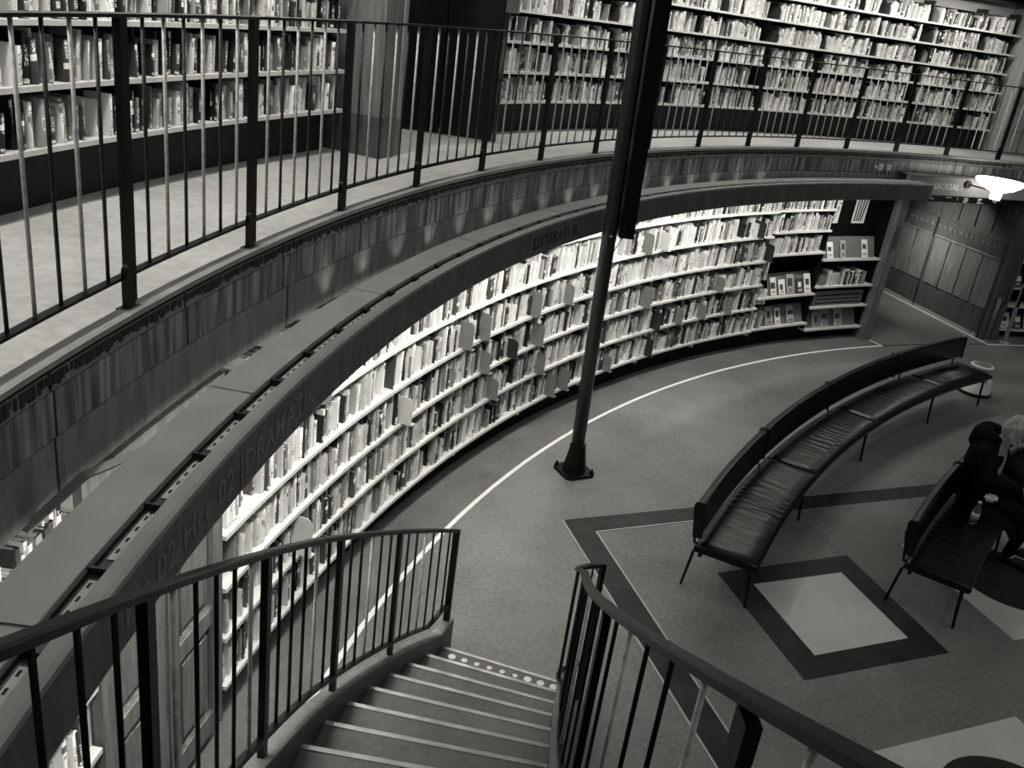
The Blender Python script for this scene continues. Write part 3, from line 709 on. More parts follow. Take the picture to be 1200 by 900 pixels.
# gallery bookcases
rowname = ['bottom', 'second', 'third', 'fourth', 'fifth', 'top']
GZ = [3.245, 3.54, 3.835, 4.13, 4.425, 4.72]
def gal_case(n, a0, a1, label, short, rows):
    CASELAB[n] = short; R = 14.473
    t = thing('gallery_bookcase', label, 'bookcase', tuple(pol(R, (a0 + a1) / 2, ZG)), 'curved bookcases on the gallery')
    m = MB(); m.arcbox(14.68, 14.86, a0, a1, ZG, 3.235, 1); part('plinth', m, 'gplinth', t)
    m = MB(); m.arcbox(14.84, 14.86, a0, a1, 3.22, 5.1, 1); part('back_panel', m, 'caseback', t)
    for s, aa in ((1, a0), (-1, a1)):
        m = MB(); m.arcbox(14.6, 14.84, aa, aa - 0.05 * s, 3.23, 5.05, 1); part('upright', m, 'bardark', t)
    for z in GZ[:rows]:
        m = MB(); m.arcbox(R, 14.84, a0 - 0.006, a1 + 0.006, z, z + 0.026, 1); part('shelf', m, 'gshelf', t)
    return t
gl = [148.8 + 4.27 * k for k in range(6)]
names_l = ['nearest the wooden pilaster', 'second from the pilaster', 'third from the pilaster', 'fourth from the pilaster', 'fifth from the pilaster, leftmost']
for k in range(5):
    gal_case('GL%d' % k, gl[k + 1], gl[k], 'gallery bookcase left of the dark doorway, ' + names_l[k], 'gallery case %s' % (['beside the pilaster', 'two left of the pilaster', 'three left of the pilaster', 'four left of the pilaster', 'five left of the pilaster'][k]), 6)
    for r, z in enumerate(GZ): fill('GL%d' % k, r, 14.49, gl[k + 1] - 0.1, gl[k] + (0.1 if k else 0.25), z + 0.026, 0.25, 0.52, 0.02, wmin=0.016, wmax=0.05, depth=0.2)
gr = [98.5 + 4.22 * k for k in range(10)]; gr[-1] = 139.4; gr = gr[:9] + [135.5, 139.4]; gr = sorted(set([round(x, 2) for x in gr]))
gr = [98.5, 101.1, 105.35, 109.6, 113.85, 118.1, 122.4, 126.65, 130.9, 135.15, 139.4]
nr = ['narrow gallery bookcase beside the pale pilaster at far right'] + ['gallery bookcase right of the dark doorway, %s from the pale pilaster' % x for x in ('second', 'third', 'fourth', 'fifth', 'sixth', 'seventh', 'eighth', 'ninth', 'tenth, beside the black door')]
for k in range(10):
    gal_case('GR%d' % k, gr[k + 1], gr[k], nr[k], '%s gallery bookcase from the pale pilaster' % ORDX[k + 1], 6)
    for r, z in enumerate(GZ):
        end = gr[k] + (0.35 if random.random() < 0.6 else 0.08); st = gr[k + 1] - 0.3
        if (k, r) in ((0, 0), (0, 1)): st -= 0.2
        if k in (2, 5) and r in (1, 3, 4): end += 0.8
        fill('GR%d' % k, r, 14.49, st, end, z + 0.026, 0.24, 0.66, 0.03, wmin=0.014, wmax=0.045, depth=0.2)
        if k > 0 or r > 1:
            divider(14.5, gr[k + 1] - 0.12, z + 0.026, 0.2, 0.2, 'divider_dark' if random.random() < 0.7 else 'divider', 'dark book end at left of %s shelf, %s gallery bookcase from pale pilaster' % (rowname[r], ORDX[k + 1]), 'book ends in the gallery cases')

# dividers that poke out of the lower shelves
spots = [(146.6, 3, 0.26, 'divider'), (145.2, 3, 0.26, 'divider'), (144.9, 2, 0.22, 'divider'), (150.9, 2, 0.24, 'shelf'), (143.9, 1, 0.22, 'divider'), (141.0, 3, 0.26, 'divider'), (142.6, 2, 0.2, 'divider_dark'), (140.4, 2, 0.24, 'divider'),
         (138.2, 3, 0.22, 'divider'), (139.9, 1, 0.24, 'divider'), (138.6, 0, 0.26, 'divider'), (137.4, 0, 0.26, 'divider'), (131.5, 4, 0.24, 'divider'), (130.0, 4, 0.22, 'shelf'), (130.7, 2, 0.26, 'divider'), (129.3, 1, 0.24, 'divider_dark'), (129.6, 0, 0.24, 'divider_dark'),
         (127.2, 1, 0.22, 'divider'), (125.0, 1, 0.2, 'divider'), (123.8, 2, 0.2, 'divider'), (122.5, 1, 0.22, 'divider'), (157.4, 1, 0.3, 'shelf'), (156.6, 4, 0.24, 'divider'), (121.0, 4, 0.22, 'divider_dark'), (119.7, 3, 0.24, 'divider_dark'), (133.5, 0, 0.2, 'divider')]
for k, (aa, r, hh, mt_) in enumerate(spots):
    kk = [i for i in range(10) if edges[i] >= aa > edges[i + 1]]; kk = kk[0] if kk else 0
    same = sum(1 for s in spots[:k] if s[1] == r and edges[kk] >= s[0] > edges[kk + 1])
    lab = '%s book end jutting%s from %s shelf, %s' % ({'divider': 'grey', 'shelf': 'pale', 'divider_dark': 'black'}[mt_], '' if not same else ' %s along' % ORD[same + 1], rowname[r], short_lo[kk])
    divider(13.36, aa, LIPZ[r] + 0.03, 0.2, hh, mt_, lab, 'book ends jutting from the lower shelves')

# ---------------------------------------------------------------- books
def book_mesh(detailed):
    """unit book: x -0.5..0.5 thickness, y 0..1 depth (0 = spine), z 0..1 height"""
    m = MB()
    if detailed: prof = [(-0.5, 0.03), (-0.28, 0.0), (0.28, 0.0), (0.5, 0.03)]
    else: prof = [(-0.5, 0.0), (0.5, 0.0)]
    b = 0; n = len(prof)
    for z in (0, 1):
        for x, y in prof: m.v.append((x, y, z))
    u = [p[0] + 0.5 for p in prof]
    for i in range(n - 1): m.face((i, i + 1, n + i + 1, n + i), 0, [(u[i], 0), (u[i + 1], 0), (u[i + 1], 1), (u[i], 1)], detailed)
    k = len(m.v)
    m.v += [(-0.5, 1, 0), (0.5, 1, 0), (-0.5, 1, 1), (0.5, 1, 1)]
    m.face((k, 0, n, k + 2), 0, [(0, 0)] * 4); m.face((n - 1, k + 1, k + 3, 2 * n - 1), 0, [(0, 0)] * 4)
    # pages: recessed block between the covers
    m.box((0, 0.52, 0.495), (0.8, 0.92, 0.97), None, 1)
    m.uv[-6:] = [[(0, 0)] * 4] * 6
    # cover edges
    m.face(tuple(range(n, 2 * n)) , 0, [(0, 0)] * n) if detailed else None
    return m
BM_D = book_mesh(True).mesh('book', ['book', 'pages'])
def hidden(P):
    """is the point behind the canopy (fascia or boards) or the gallery edge, seen from the camera"""
    d = P - CAM
    def at_R(R):
        a = d.x ** 2 + d.y ** 2; b = 2 * (CAM.x * d.x + CAM.y * d.y); c = CAM.x ** 2 + CAM.y ** 2 - R * R
        t = (-b + math.sqrt(max(b * b - 4 * a * c, 0))) / 2 / a; return t, CAM.z + t * d.z
    if P.z < 2.9:
        t, z = at_R(12.89)
        if 0 < t < 1 and 2.34 < z < 2.56: return True
        t = (2.56 - CAM.z) / d.z; q = CAM + d * t; R = math.hypot(q.x, q.y)
        if 0 < t < 1 and 12.89 < R < 13.19: return True
        t, z = at_R(13.44)
        if 0 < t < 1 and z > 2.37: return True
    return False
for b_ in BOOKS:
    P = pol(b_['R'], b_['a'], b_['z'] + b_['h'] / 2); q = px(P); s = 0
    if q and -5 < q[0] < 1205 and -5 < q[1] < 905 and not hidden(P):
        # visible spine area in pixels
        to = (CAM - P); nrm_ = -pol(1, b_['a']); cosv = max(0.05, nrm_.dot(to.normalized()))
        s = b_['w'] * b_['h'] * cosv * (FPX / q[2]) ** 2
        if q[1] > 640 and q[0] > 250: s = 0       # behind the stair rail
    b_['s'] = s; b_['q'] = q
ranked = sorted(BOOKS, key=lambda b_: -b_['s'])
solo_books = [b_ for b_ in ranked[:300] if b_['s'] > 0]
ids = set(id(b_) for b_ in solo_books)
def tone_word(t): return 'white' if t > 0.78 else 'cream' if t > 0.55 else 'grey' if t > 0.18 else 'black'
def ordw(n):
    if n <= 12: return ORD[n]
    return '%d%s' % (n, 'st' if n % 10 == 1 and n != 11 else 'nd' if n % 10 == 2 and n != 12 else 'rd' if n % 10 == 3 and n != 13 else 'th')
last = {}
for b_ in BOOKS: last[(b_['case'], b_['row'])] = b_['idx']
MEDIAN = sorted(b_['h'] for b_ in solo_books)[len(solo_books) // 2]
special = {}
for b_ in solo_books:
    fromright = last[(b_['case'], b_['row'])] - b_['idx'] + 1
    o = bpy.data.objects.new('book', BM_D); COL.objects.link(o)
    o.location = pol(b_['R'], b_['a'], b_['z']); o.scale = (b_['w'], b_['d'], b_['h'])
    o.rotation_euler = (0, b_['lean'], math.radians(b_['a'] - 90))
    o.color = (b_['tone'], b_['seed'], b_['style'], 1)
    o['category'] = 'book'; o['group'] = 'books standing on the shelves'
    o['label'] = '%s %s book, %s from right on %s shelf, %s' % ('thick' if b_['w'] > 0.032 else 'thin', tone_word(b_['tone']), ordw(fromright), rowname[b_['row']], CASELAB[b_['case']])
    b_['obj'] = o
# the rest of the books as one object
vs = []; fs = []; mi = []; uvs = []; cols = []
base = book_mesh(False)
bv = [Vector(v) for v in base.v]
for b_ in BOOKS:
    if id(b_) in ids: continue
    rot = Matrix.Rotation(math.radians(b_['a'] - 90), 3, 'Z') @ Matrix.Rotation(b_['lean'], 3, 'Y')
    loc = pol(b_['R'], b_['a'], b_['z']); k = len(vs)
    for v in bv: vs.append(tuple(loc + rot @ Vector((v.x * b_['w'], v.y * b_['d'], v.z * b_['h']))))
    for f, mm_, u in zip(base.f, base.m, base.uv):
        fs.append(tuple(i + k for i in f)); mi.append(mm_)
        for kk in range(len(f)): uvs += list(u[kk]); cols += [b_['tone'], b_['seed'], b_['style'], 1.0]
me = bpy.data.meshes.new('books'); me.from_pydata(vs, [], fs)
me.materials.append(MT['books']); me.materials.append(MT['pages'])
me.polygons.foreach_set('material_index', mi)
me.uv_layers.new(name='UVMap').data.foreach_set('uv', uvs)
ca = me.color_attributes.new('Col', 'FLOAT_COLOR', 'CORNER'); ca.data.foreach_set('color', cols)
me.update()
put('books', me, None, (0, 0, 0), kind='stuff', label='rows of smaller and more distant books filling the curved shelves', category='books')
print('BOOKS', len(BOOKS), 'smallest solo', solo_books[-1]['s'])

# ================================================================ GALLERY RAILING
gr_ = thing('gallery_railing', 'long curved black steel railing along the gallery edge', 'railing', tuple(pol(13.49, 140, ZG)))
RR = 13.49; TH0, DTH = 164.5403, 4.53196
m = MB(); m.arcbox(RR - 0.022, RR + 0.022, 88, 178, 3.99, 4.004, 1.0); bevel(part('top_rail', m, 'railblack', gr_), 0.003)
m = MB(); m.arcbox(RR - 0.018, RR + 0.018, 88, 178, 3.035, 3.047, 1.0); part('bottom_rail', m, 'railblack', gr_)
def bar_mesh(h, r=0.0075):
    m = MB(); m.tube([(0, 0, 0), (0, 0, h)], r, 8); return m
bmb = bar_mesh(0.944); mesh_bright = bmb.mesh('baluster', ['palelit']); mesh_dark = bmb.mesh('baluster', ['bardark'])  # same bars in a lit and a shaded colour
pm = MB(); pm.box((0, 0, 0.535), (0.05, 0.03, 1.07)); post_me = pm.mesh('post', ['railblack'])
fm = MB()
pts = [(-0.027, 0), (0.027, 0), (0.027, 0.15)] + [(0.027 * math.cos(t), 0.15 + 0.03 * math.sin(t)) for t in (0.4, 0.8, 1.2, 1.57, 2.0, 2.4, 2.8)] + [(-0.027, 0.15)]
for y in (-0.012, 0.012): fm.v += [(x, y, z) for x, z in pts]
n_ = len(pts); fm.face(tuple(range(n_))); fm.face(tuple(range(2 * n_ - 1, n_ - 1, -1)))
for i in range(n_): fm.face((i, n_ + i, n_ + (i + 1) % n_, (i + 1) % n_))
fm.box((0, 0, 0.003), (0.09, 0.06, 0.006)); foot_me = fm.mesh('foot', ['railblack'])
base_gr = wloc(gr_)
def setp(name, me, P, rz, parent, base):
    o = bpy.data.objects.new(name, me); COL.objects.link(o); o.parent = parent
    o.location = Vector(P) - base; o.rotation_euler = (0, 0, rz); return o
for i in range(-3, 17):
    a = TH0 - i * DTH
    if a < 88: break
    setp('post', post_me, pol(RR, a, ZG + 0.0), math.radians(a - 90), gr_, base_gr)
    setp('foot', foot_me, pol(RR - 0.03, a + 0.28, ZG), math.radians(a - 90), gr_, base_gr)
    for k in range(1, 7):
        aa = a - k * DTH / 7
        if aa < 88: continue
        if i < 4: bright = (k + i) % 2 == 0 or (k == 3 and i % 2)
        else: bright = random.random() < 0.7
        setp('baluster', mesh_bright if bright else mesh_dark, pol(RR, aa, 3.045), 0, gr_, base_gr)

# ================================================================ STAIRCASE
st = thing('staircase', 'curved staircase descending to the hall floor, grey treads with metal nosings', 'staircase', tuple(pol(12.0, 160, 0)))
DA, RI = 1.51, 0.175
def zn(a): return 0.175 + (a - 157.0) * (RI / 1.463)
def rin(a): return 11.61 - 0.09 * min(1, max(0, (a - 157) / 6)) ** 0.6
def rout(a): return 12.40 + 0.11 * min(1, max(0, (a - 157) / 9)) ** 0.8
NST = 16; DS = 1.463
for i in range(NST):
    a0 = 157.0 + i * DS; a1 = a0 + DS + 0.35; z = RI * (i + 1)
    m = MB(); poly = [pol(rin(a0) - 0.02, a0 - 0.05), pol(rin(a1) - 0.02, a1), pol(rout(a1) + 0.02, a1), pol(rout(a0) + 0.02, a0 - 0.05)]
    m.prism([(p.x, p.y) for p in poly], z - 0.04, z)
    s = part('step', m, 'tread', st)
    m = MB(); poly = [pol(rin(a0) - 0.02, a0 - 0.02), pol(rin(a0) - 0.02, a0 + 0.08), pol(rout(a0) + 0.02, a0 + 0.08), pol(rout(a0) + 0.02, a0 - 0.02)]
    m.prism([(p.x, p.y) for p in poly], z - RI, z - 0.04); part('riser', m, 'stringer', s)
    m = MB(); poly = [pol(rin(a0) - 0.01, a0 - 0.08), pol(rin(a0) - 0.01, a0 + 0.03), pol(rout(a0) - 0.0, a0 + 0.03), pol(rout(a0) - 0.0, a0 - 0.08)]
    m.prism([(p.x, p.y) for p in poly], z - 0.035, z + 0.004); part('nosing', m, 'nosing', s)
    if i == 0:
        for k in range(9):
            R = rout(a0) - 0.08 - k * 0.088; c = pol(R, a0 + 0.27, 0); m = MB(); rad_ = 0.026 if k in (0, 1, 6, 7, 8) else 0.022
            wob = 0.0 if k in (0, 6, 7, 8) else 0.35
            m.prism([(c.x + rad_ * (1 - wob * random.random()) * math.cos(2 * PI * j / 14), c.y + rad_ * (1 - wob * random.random()) * math.sin(2 * PI * j / 14)) for j in range(14)], z, z + 0.002)
            part('white_dot', m, 'white', s)
def stringer(nm, f, th, top_off):
    rows = []; a = 156.2 if th > 0 else 156.6
    while a < 181.0:
        zt = max(0.31, zn(a) + top_off); zb = max(0.0, zn(a) - 0.42); R0 = f(a); R1 = f(a) + th
        c = [pol(R0, a, zb), pol(R1, a, zb), pol(R1, a, zt - 0.012), pol(R0, a, zt - 0.012)]
        rows.append(c); a += 0.5
    m = MB(); b = m.grid(rows, closed_u=True); n = len(rows)
    m.face((b, b + 1, b + 2, b + 3)); m.face(tuple(b + (n - 1) * 4 + i for i in (3, 2, 1, 0)))
    o = part(nm, m, 'stringer', st)
    rows2 = [[c[3] + Vector((0, 0, -0.002)), c[2] + Vector((0, 0, -0.002)), c[2] + Vector((0, 0, 0.012)), c[3] + Vector((0, 0, 0.012))] for c in rows]
    m = MB(); b = m.grid(rows2, closed_u=True); m.face((b, b + 1, b + 2, b + 3)); m.face(tuple(b + (n - 1) * 4 + i for i in (3, 2, 1, 0)))
    part('capping', m, 'stringer_top', o)
stringer('stringer', rout, 0.075, 0.115)
stringer('stringer', rin, -0.07, 0.06)
m = MB()  # closed soffit under the flight
rows = []; a = 160.5
while a < 181: rows.append([pol(rin(a), a, max(0.0, zn(a) - 0.4)), pol(rout(a), a, max(0.0, zn(a) - 0.4)), pol(rout(a), a, max(0.02, zn(a) - 0.3)), pol(rin(a), a, max(0.02, zn(a) - 0.3))]); a += 1
b = m.grid(rows, closed_u=True); part('soffit', m, 'plaster', st)
# landing joining the gallery
m = MB(); m.arcbox(11.5, RF + 0.03, 180.6, 186, ZG - 0.2, ZG - 0.02, 1); struct('floor_landing', m, 'gfloor')

def ztop(a): return 1.083 + (a - 156.9) * 0.1225
def stair_rail(name, label, Rf, angs_post, nbal, path, bottom, base_z, endposts, halfw=0.017):
    t = thing(name, label, 'railing', tuple(path[len(path) // 2] - Vector((0, 0, 0.8))))
    m = MB(); m.tube(path, 0.02, rect=(halfw, 0.010)); part('handrail', m, 'railblack', t)
    m = MB(); m.tube(bottom, 0.02, rect=(0.016, 0.007)); part('bottom_rail', m, 'railblack', t)
    return t
def ro(a): return rout(a) + 0.038
path = [pol(ro(a), a, ztop(a) + 0.0) for a in [156.3 + 0.6 * k for k in range(43)]]
bott = [pol(ro(a), a, max(0.40, zn(a) + 0.115) + 0.085) for a in [156.3 + 0.6 * k for k in range(43)]]
bott[0].z = 0.42
lr = stair_rail('stair_railing', 'black stair railing on the left, between the steps and the lettered canopy', ro, None, 5, path, bott, None, None)
bl = wloc(lr)
def vbar(parent, base, P, z0, z1, w=None, r=0.0065, mat='railblack', nm='baluster', deg=0):
    m = MB(); b_ = Vector((P.x, P.y, 0))
    if w: m.box(b_ + Vector((0, 0, (z0 + z1) / 2)), (w[0], w[1], z1 - z0), frame(deg))
    else: m.tube([b_ + Vector((0, 0, z0)), b_ + Vector((0, 0, z1))], r, 8)
    return part(nm, m, mat, parent)
posts = [156.45, 161.0, 164.9, 168.9, 172.9, 176.9, 180.4]
for i, a in enumerate(posts):
    vbar(lr, bl, pol(ro(a), a), max(0.30, zn(a) + 0.115) - 0.01, ztop(a), (0.024, 0.042) if i == 0 else (0.042, 0.024), nm='post', deg=a)
    if i + 1 < len(posts):
        nb = 6 if i == 0 else 5
        for k in range(1, nb + 1):
            aa = a + (posts[i + 1] - a) * k / (nb + 1)
            vbar(lr, bl, pol(ro(aa), aa), max(0.40, zn(aa) + 0.115) + 0.085, ztop(aa), mat='palelit' if (i + k) % 4 == 0 else 'railblack')
def ri(a): return rin(a) - 0.035 + 0.0
ang = [181 - 0.6 * k for k in range(37)]      # 181 .. 159.4
path = [pol(ri(a), a, ztop(a)) for a in ang if a > 159.6]
botr = [pol(ri(a), a, zn(a) + 0.06 + 0.085) for a in ang if a > 159.6]
curl = [(-10.80, 4.12, 1.35), (-10.755, 4.29, 1.24), (-10.71, 4.41, 1.16), (-10.65, 4.50, 1.11), (-10.58, 4.555, 1.085), (-10.51, 4.58, 1.08)]
path += [Vector(c) for c in curl]; botr += [Vector((c[0], c[1], c[2] - 0.78)) for c in curl]
rr_ = stair_rail('stair_railing', 'black stair railing on the right whose end curls round at the foot', ri, None, 5, path, botr, None, None, 0.020)
br = wloc(rr_)
pr = [162.9, 169.2, 175.1]
for i, a in enumerate(pr + [180.6]): vbar(rr_, br, pol(ri(a), a), zn(a) - 0.05, ztop(a) - 0.03, (0.05, 0.026), nm='post', deg=a)
for i, a in enumerate(pr):
    nx = (pr + [180.6])[i + 1]
    for k in range(1, 6):
        aa = a + (nx - a) * k / 6; vbar(rr_, br, pol(ri(aa), aa), zn(aa) + 0.14, ztop(aa), mat='palelit' if (i + k) % 3 == 0 else 'railblack')
for aa in (161.9, 160.9, 160.0): vbar(rr_, br, pol(ri(aa), aa), zn(aa) + 0.1, ztop(aa))
for k, c in enumerate(curl):
    last_ = k == len(curl) - 1
    vbar(rr_, br, Vector(c), 0.0 if last_ else c[2] - 0.78, c[2], (0.03, 0.03) if last_ else None, nm='post' if last_ else 'baluster', deg=20, mat='railblack')

# ================================================================ POLE
P0 = Vector((-9.95, 7.74, 0)); lean = Vector((-0.020, 0.004, 1.0))
po = thing('support_pole', 'tall black round steel pole bolted to the floor before the bookcases', 'pole', tuple(P0))
def along(z): return P0 + lean * z
m = MB(); m.tube([along(0.28), along(2.5), along(5.0), along(8.5)], 0.066, 24); part('shaft', m, 'poleblack', po)
m = MB(); m.lathe([(0.0, 0.03), (0.125, 0.03), (0.12, 0.06), (0.086, 0.25), (0.082, 0.28), (0.08, 0.32), (0.0, 0.34)], P0, 8, smooth=False); part('flared_foot', m, 'black', po)
ba = 0.35; s = 0.165; cut = 0.04
poly = []
for sx, sy in ((1, 1), (-1, 1), (-1, -1), (1, -1)):
    q = [(s * sx, (s - cut) * sy), ((s - cut) * sx, s * sy)]
    if sx * sy < 0: q.reverse()
    poly += q
rotb = Matrix.Rotation(ba, 3, 'Z')
m = MB(); pp = [rotb @ Vector((x, y, 0)) for x, y in poly]; m.prism([(P0.x + v.x, P0.y + v.y) for v in pp], 0.0, 0.03); bevel(part('base_plate', m, 'black', po), 0.004)
for sx, sy in ((1, 1), (-1, 1), (-1, -1), (1, -1)):
    v = P0 + rotb @ Vector((0.128 * sx, 0.128 * sy, 0)); m = MB(); m.lathe([(0.0, 0.075), (0.012, 0.075), (0.012, 0.05), (0.022, 0.05), (0.022, 0.028), (0, 0.028)], v, 8, smooth=False); part('bolt', m, 'black', po)
m = MB(); m.tube([along(2.42) + Vector((0.07, 0, 0)), along(2.42) + Vector((0, 0.07, 0)), along(2.42) + Vector((-0.07, 0, 0)), along(2.42) + Vector((0, -0.07, 0)), along(2.42) + Vector((0.07, 0, 0))], 0.008, 6); part('clamp_ring', m, 'palelit', po)
side = RGT.copy(); side.z = 0; side.normalize()
m = MB()
cx = [along(z) + side * 0.145 for z in (2.42, 5.0, 8.5)]; fx = Matrix((side, Vector((-side.y, side.x, 0)), Vector((0, 0, 1)))).transposed()
rows = [[c_ + fx @ Vector((x * 0.066, y * 0.085, 0)) for x, y in ((-1, -1), (1, -1), (1, 1), (-1, 1))] for c_ in cx]
b = m.grid(rows, closed_u=True); m.face((b, b + 1, b + 2, b + 3)); part('rectangular_duct', m, 'black', po)
m = MB(); A_ = along(2.42) + side * 0.05; m.tube([A_ + Vector((0, 0, 0.22)) , A_ + side * 0.06 + Vector((0, -0.09, 0.1)), A_ + side * 0.05 + Vector((0, -0.08, -0.0)), A_ + side * 0.0 + Vector((0, -0.07, -0.12)), along(2.2) + Vector((0.02, -0.07, 0))], 0.005, 6); part('cable', m, 'bardark', po)

# ================================================================ BENCHES
def bench(label, centre, rin_, a0, a1, seams, n_back, legs):
    """a0 > a1: angles about the bench's own centre of curvature"""
    cx, cy = centre
    def bp(r, a, z): t = math.radians(a); return Vector((cx + r * math.cos(t), cy + r * math.sin(t), z))
    mid = bp(rin_ + 0.25, (a0 + a1) / 2, 0)
    t = thing('curved_bench', label, 'bench', tuple(mid), 'curved black benches')
    cuts = [a0] + seams + [a1]
    for i in range(len(cuts) - 1):
        s0, s1 = cuts[i] - 0.02, cuts[i + 1] + 0.02; n = 110; rows = []
        r0_, r1_ = rin_, rin_ + 0.52
        prof = [(r0_ + 0.02, .385), (r0_, .40), (r0_, .43), (r0_ + 0.03, .452), (r0_ + 0.15, .458), (r0_ + 0.28, .455), (r0_ + 0.42, .458), (r1_ - 0.02, .452), (r1_, .43), (r1_, .40), (r1_ - 0.02, .385)]
        m = MB()
        for k in range(n + 1):
            f = k / n; a = s0 + (s1 - s0) * f; e = min(f, 1 - f); drop = 0.012 * math.exp(-(e / 0.02) ** 2)
            row = []
            for j, (r, z) in enumerate(prof):
                zz = z
                if 3 <= j <= 7:
                    wr_ = 0.0042 * math.sin(f * 120 + 2.5 * math.sin(j * 0.9 + i) + 1.3 * math.sin(f * 23)) * (math.exp(-((f - 0.5) / 0.25) ** 2)) * (1 if 3 < j < 7 else 0.2)
                    zz = z - drop + wr_
                row.append(bp(r, a, zz))
            rows.append(row)
        L = rin_ * math.radians(abs(s0 - s1))
        b = m.grid(rows, closed_u=True, smooth=True, uvf=lambda i_, j_: (i_ / n * L, j_ / len(prof)))
        q = len(prof); m.face(tuple(range(b + q - 1, b - 1, -1))); m.face(tuple(range(b + n * q, b + n * q + q)))
        part('seat_cushion', m, 'leather', t)
        # backrest segment (leaning back a little)
    bcuts = [a0 - 0.0 + (a1 - a0) * k / n_back for k in range(n_back + 1)]
    for i in range(n_back):
        rb = rin_ + 0.495
        m = MB(); m.sweep([(rb - 0.01, .525), (rb + 0.045, .52), (rb + 0.085, .78), (rb + 0.075, .81), (rb + 0.02, .815), (rb + 0.005, .79)], bcuts[i] - 0.01, bcuts[i + 1] + 0.01, 0.7, smooth=False, centre=centre); m.uv = [None] * len(m.f)
        bevel(part('backrest', m, 'leather', t), 0.012, 3)
    m = MB()
    for r in (rin_ + 0.06, rin_ + 0.46):
        m.arcbox(r - 0.015, r + 0.015, a0, a1, 0.355, 0.385, 0.8, centre=centre)
    part('frame', m, 'railblack', t)
    for a in legs:
        m = MB(); m.tube([bp(rin_ + 0.06, a, 0.37), bp(rin_ + 0.05, a, 0.2), bp(rin_ + 0.03, a, 0.0)], [0.016, 0.014, 0.012], 8); part('leg', m, 'railblack', t)
        m = MB(); m.tube([bp(rin_ + 0.50, a, 0.40), bp(rin_ + 0.53, a, 0.33), bp(rin_ + 0.57, a, 0.0)], [0.014, 0.013, 0.011], 8); part('leg', m, 'railblack', t)
        m = MB(); m.tube([bp(rin_ + 0.44, a, 0.37), bp(rin_ + 0.54, a, 0.42), bp(rin_ + 0.56, a, 0.55), bp(rin_ + 0.59, a, 0.68)], 0.012, 8); part('back_support', m, 'railblack', t)
    return t
C1_ = (3.07, -2.50)
def ang_of(R, deg, c=C1_): p = pol(R, deg); return math.degrees(math.atan2(p.y - c[1], p.x - c[0]))
sA = ang_of(10.52, 148.3); sE = ang_of(10.911, 110.2)
bench('long curved black leather bench left of the stool, nobody on it', C1_, 14.46, sA, sE, [ang_of(10.516, 137.4), ang_of(10.569, 127.2), ang_of(10.76, 116.7)], 4, [sA - 0.35, ang_of(10.53, 138.3), ang_of(10.56, 128.0), ang_of(10.70, 117.8), sE + 0.35])
# second bench: same curve, nearer the middle of the room
q0 = pol(9.0, 143.5); q1 = pol(8.925, 135.5); mid_ = (q0 + q1) / 2; dq = (q1 - q0); hl = dq.length / 2; nq = Vector((dq.y, -dq.x, 0)).normalized()
c2 = mid_ + nq * math.sqrt(13.2 ** 2 - hl ** 2)
C2_ = (c2.x, c2.y)
tA = math.degrees(math.atan2(q0.y - c2.y, q0.x - c2.x))
bench('curved black leather bench at the right with a person sitting on it', C2_, 13.2, tA, tA - 26, [tA - 7.6, tA - 15.2, tA - 21], 4, [tA - 0.35, tA - 7.6, tA - 15.2, tA - 21, tA - 25.6])

# ================================================================ STEP STOOL
S0 = Vector((-3.60, 10.72, 0))
so = thing('step_stool', 'round cream step stool with a dark rubber rim behind the long bench', 'stool', tuple(S0))
m = MB(); m.lathe([(0.0, 0.18), (0.175, 0.19), (0.19, 0.2), (0.19, 0.215), (0.205, 0.05), (0.215, 0.045), (0.215, 0.02), (0.0, 0.02)], S0, 32); part('lower_body', m, 'cream', so)
m = MB(); m.lathe([(0.21, 0.0), (0.228, 0.0), (0.228, 0.04), (0.215, 0.045)], S0, 32); part('rubber_rim', m, 'rubber', so)
m = MB(); m.lathe([(0.0, 0.19), (0.125, 0.19), (0.115, 0.38), (0.0, 0.38)], S0, 32); part('upper_body', m, 'cream', so)
m = MB(); m.lathe([(0.0, 0.42), (0.14, 0.42), (0.155, 0.41), (0.155, 0.38), (0.115, 0.375), (0.0, 0.375)], S0, 32); part('top_disc', m, 'cream', so)
m = MB(); m.lathe([(0.0, 0.4225), (0.118, 0.4225), (0.122, 0.418)], S0, 32); part('tread_pad', m, 'board', so)

# ================================================================ small posts beside the doorway
m = MB(); B0 = pol(13.18, 96.5, 0); c = frame(96.5)
gt = thing('gate_post', 'pale upright post with a dark top standing right of the lower doorway', 'post', tuple(B0))
m.box(B0 + Vector((0, 0, 0.52)), (0.07, 0.03, 1.0), c); bevel(part('post_body', m, 'wood_pale', gt), 0.004)
m = MB(); m.box(B0 + Vector((0, 0, 0.82)), (0.06, 0.035, 0.36), c); part('dark_panel', m, 'black', gt)
m = MB(); m.box(B0 + Vector((0, 0, 0.01)), (0.13, 0.1, 0.02), c); part('foot', m, 'cream', gt)
B1 = pol(13.24, 97.9, 0)
g2 = thing('brass_bracket', 'thin double brass rod standing against the doorway jamb', 'rod', tuple(B1))
cc = frame(97.9)
for dx in (-0.02, 0.02):
    m = MB(); m.tube([B1 + cc @ Vector((dx, 0, 0.0)), B1 + cc @ Vector((dx, 0, 0.75))], 0.006, 6); part('rod', m, 'nosing', g2)
m = MB(); m.box(B1 + Vector((0, 0, 0.755)), (0.055, 0.015, 0.012), cc); part('cross_bar', m, 'nosing', g2)
m = MB(); m.box(B1 + Vector((0, 0, 0.006)), (0.08, 0.04, 0.012), cc); part('foot', m, 'nosing', g2)

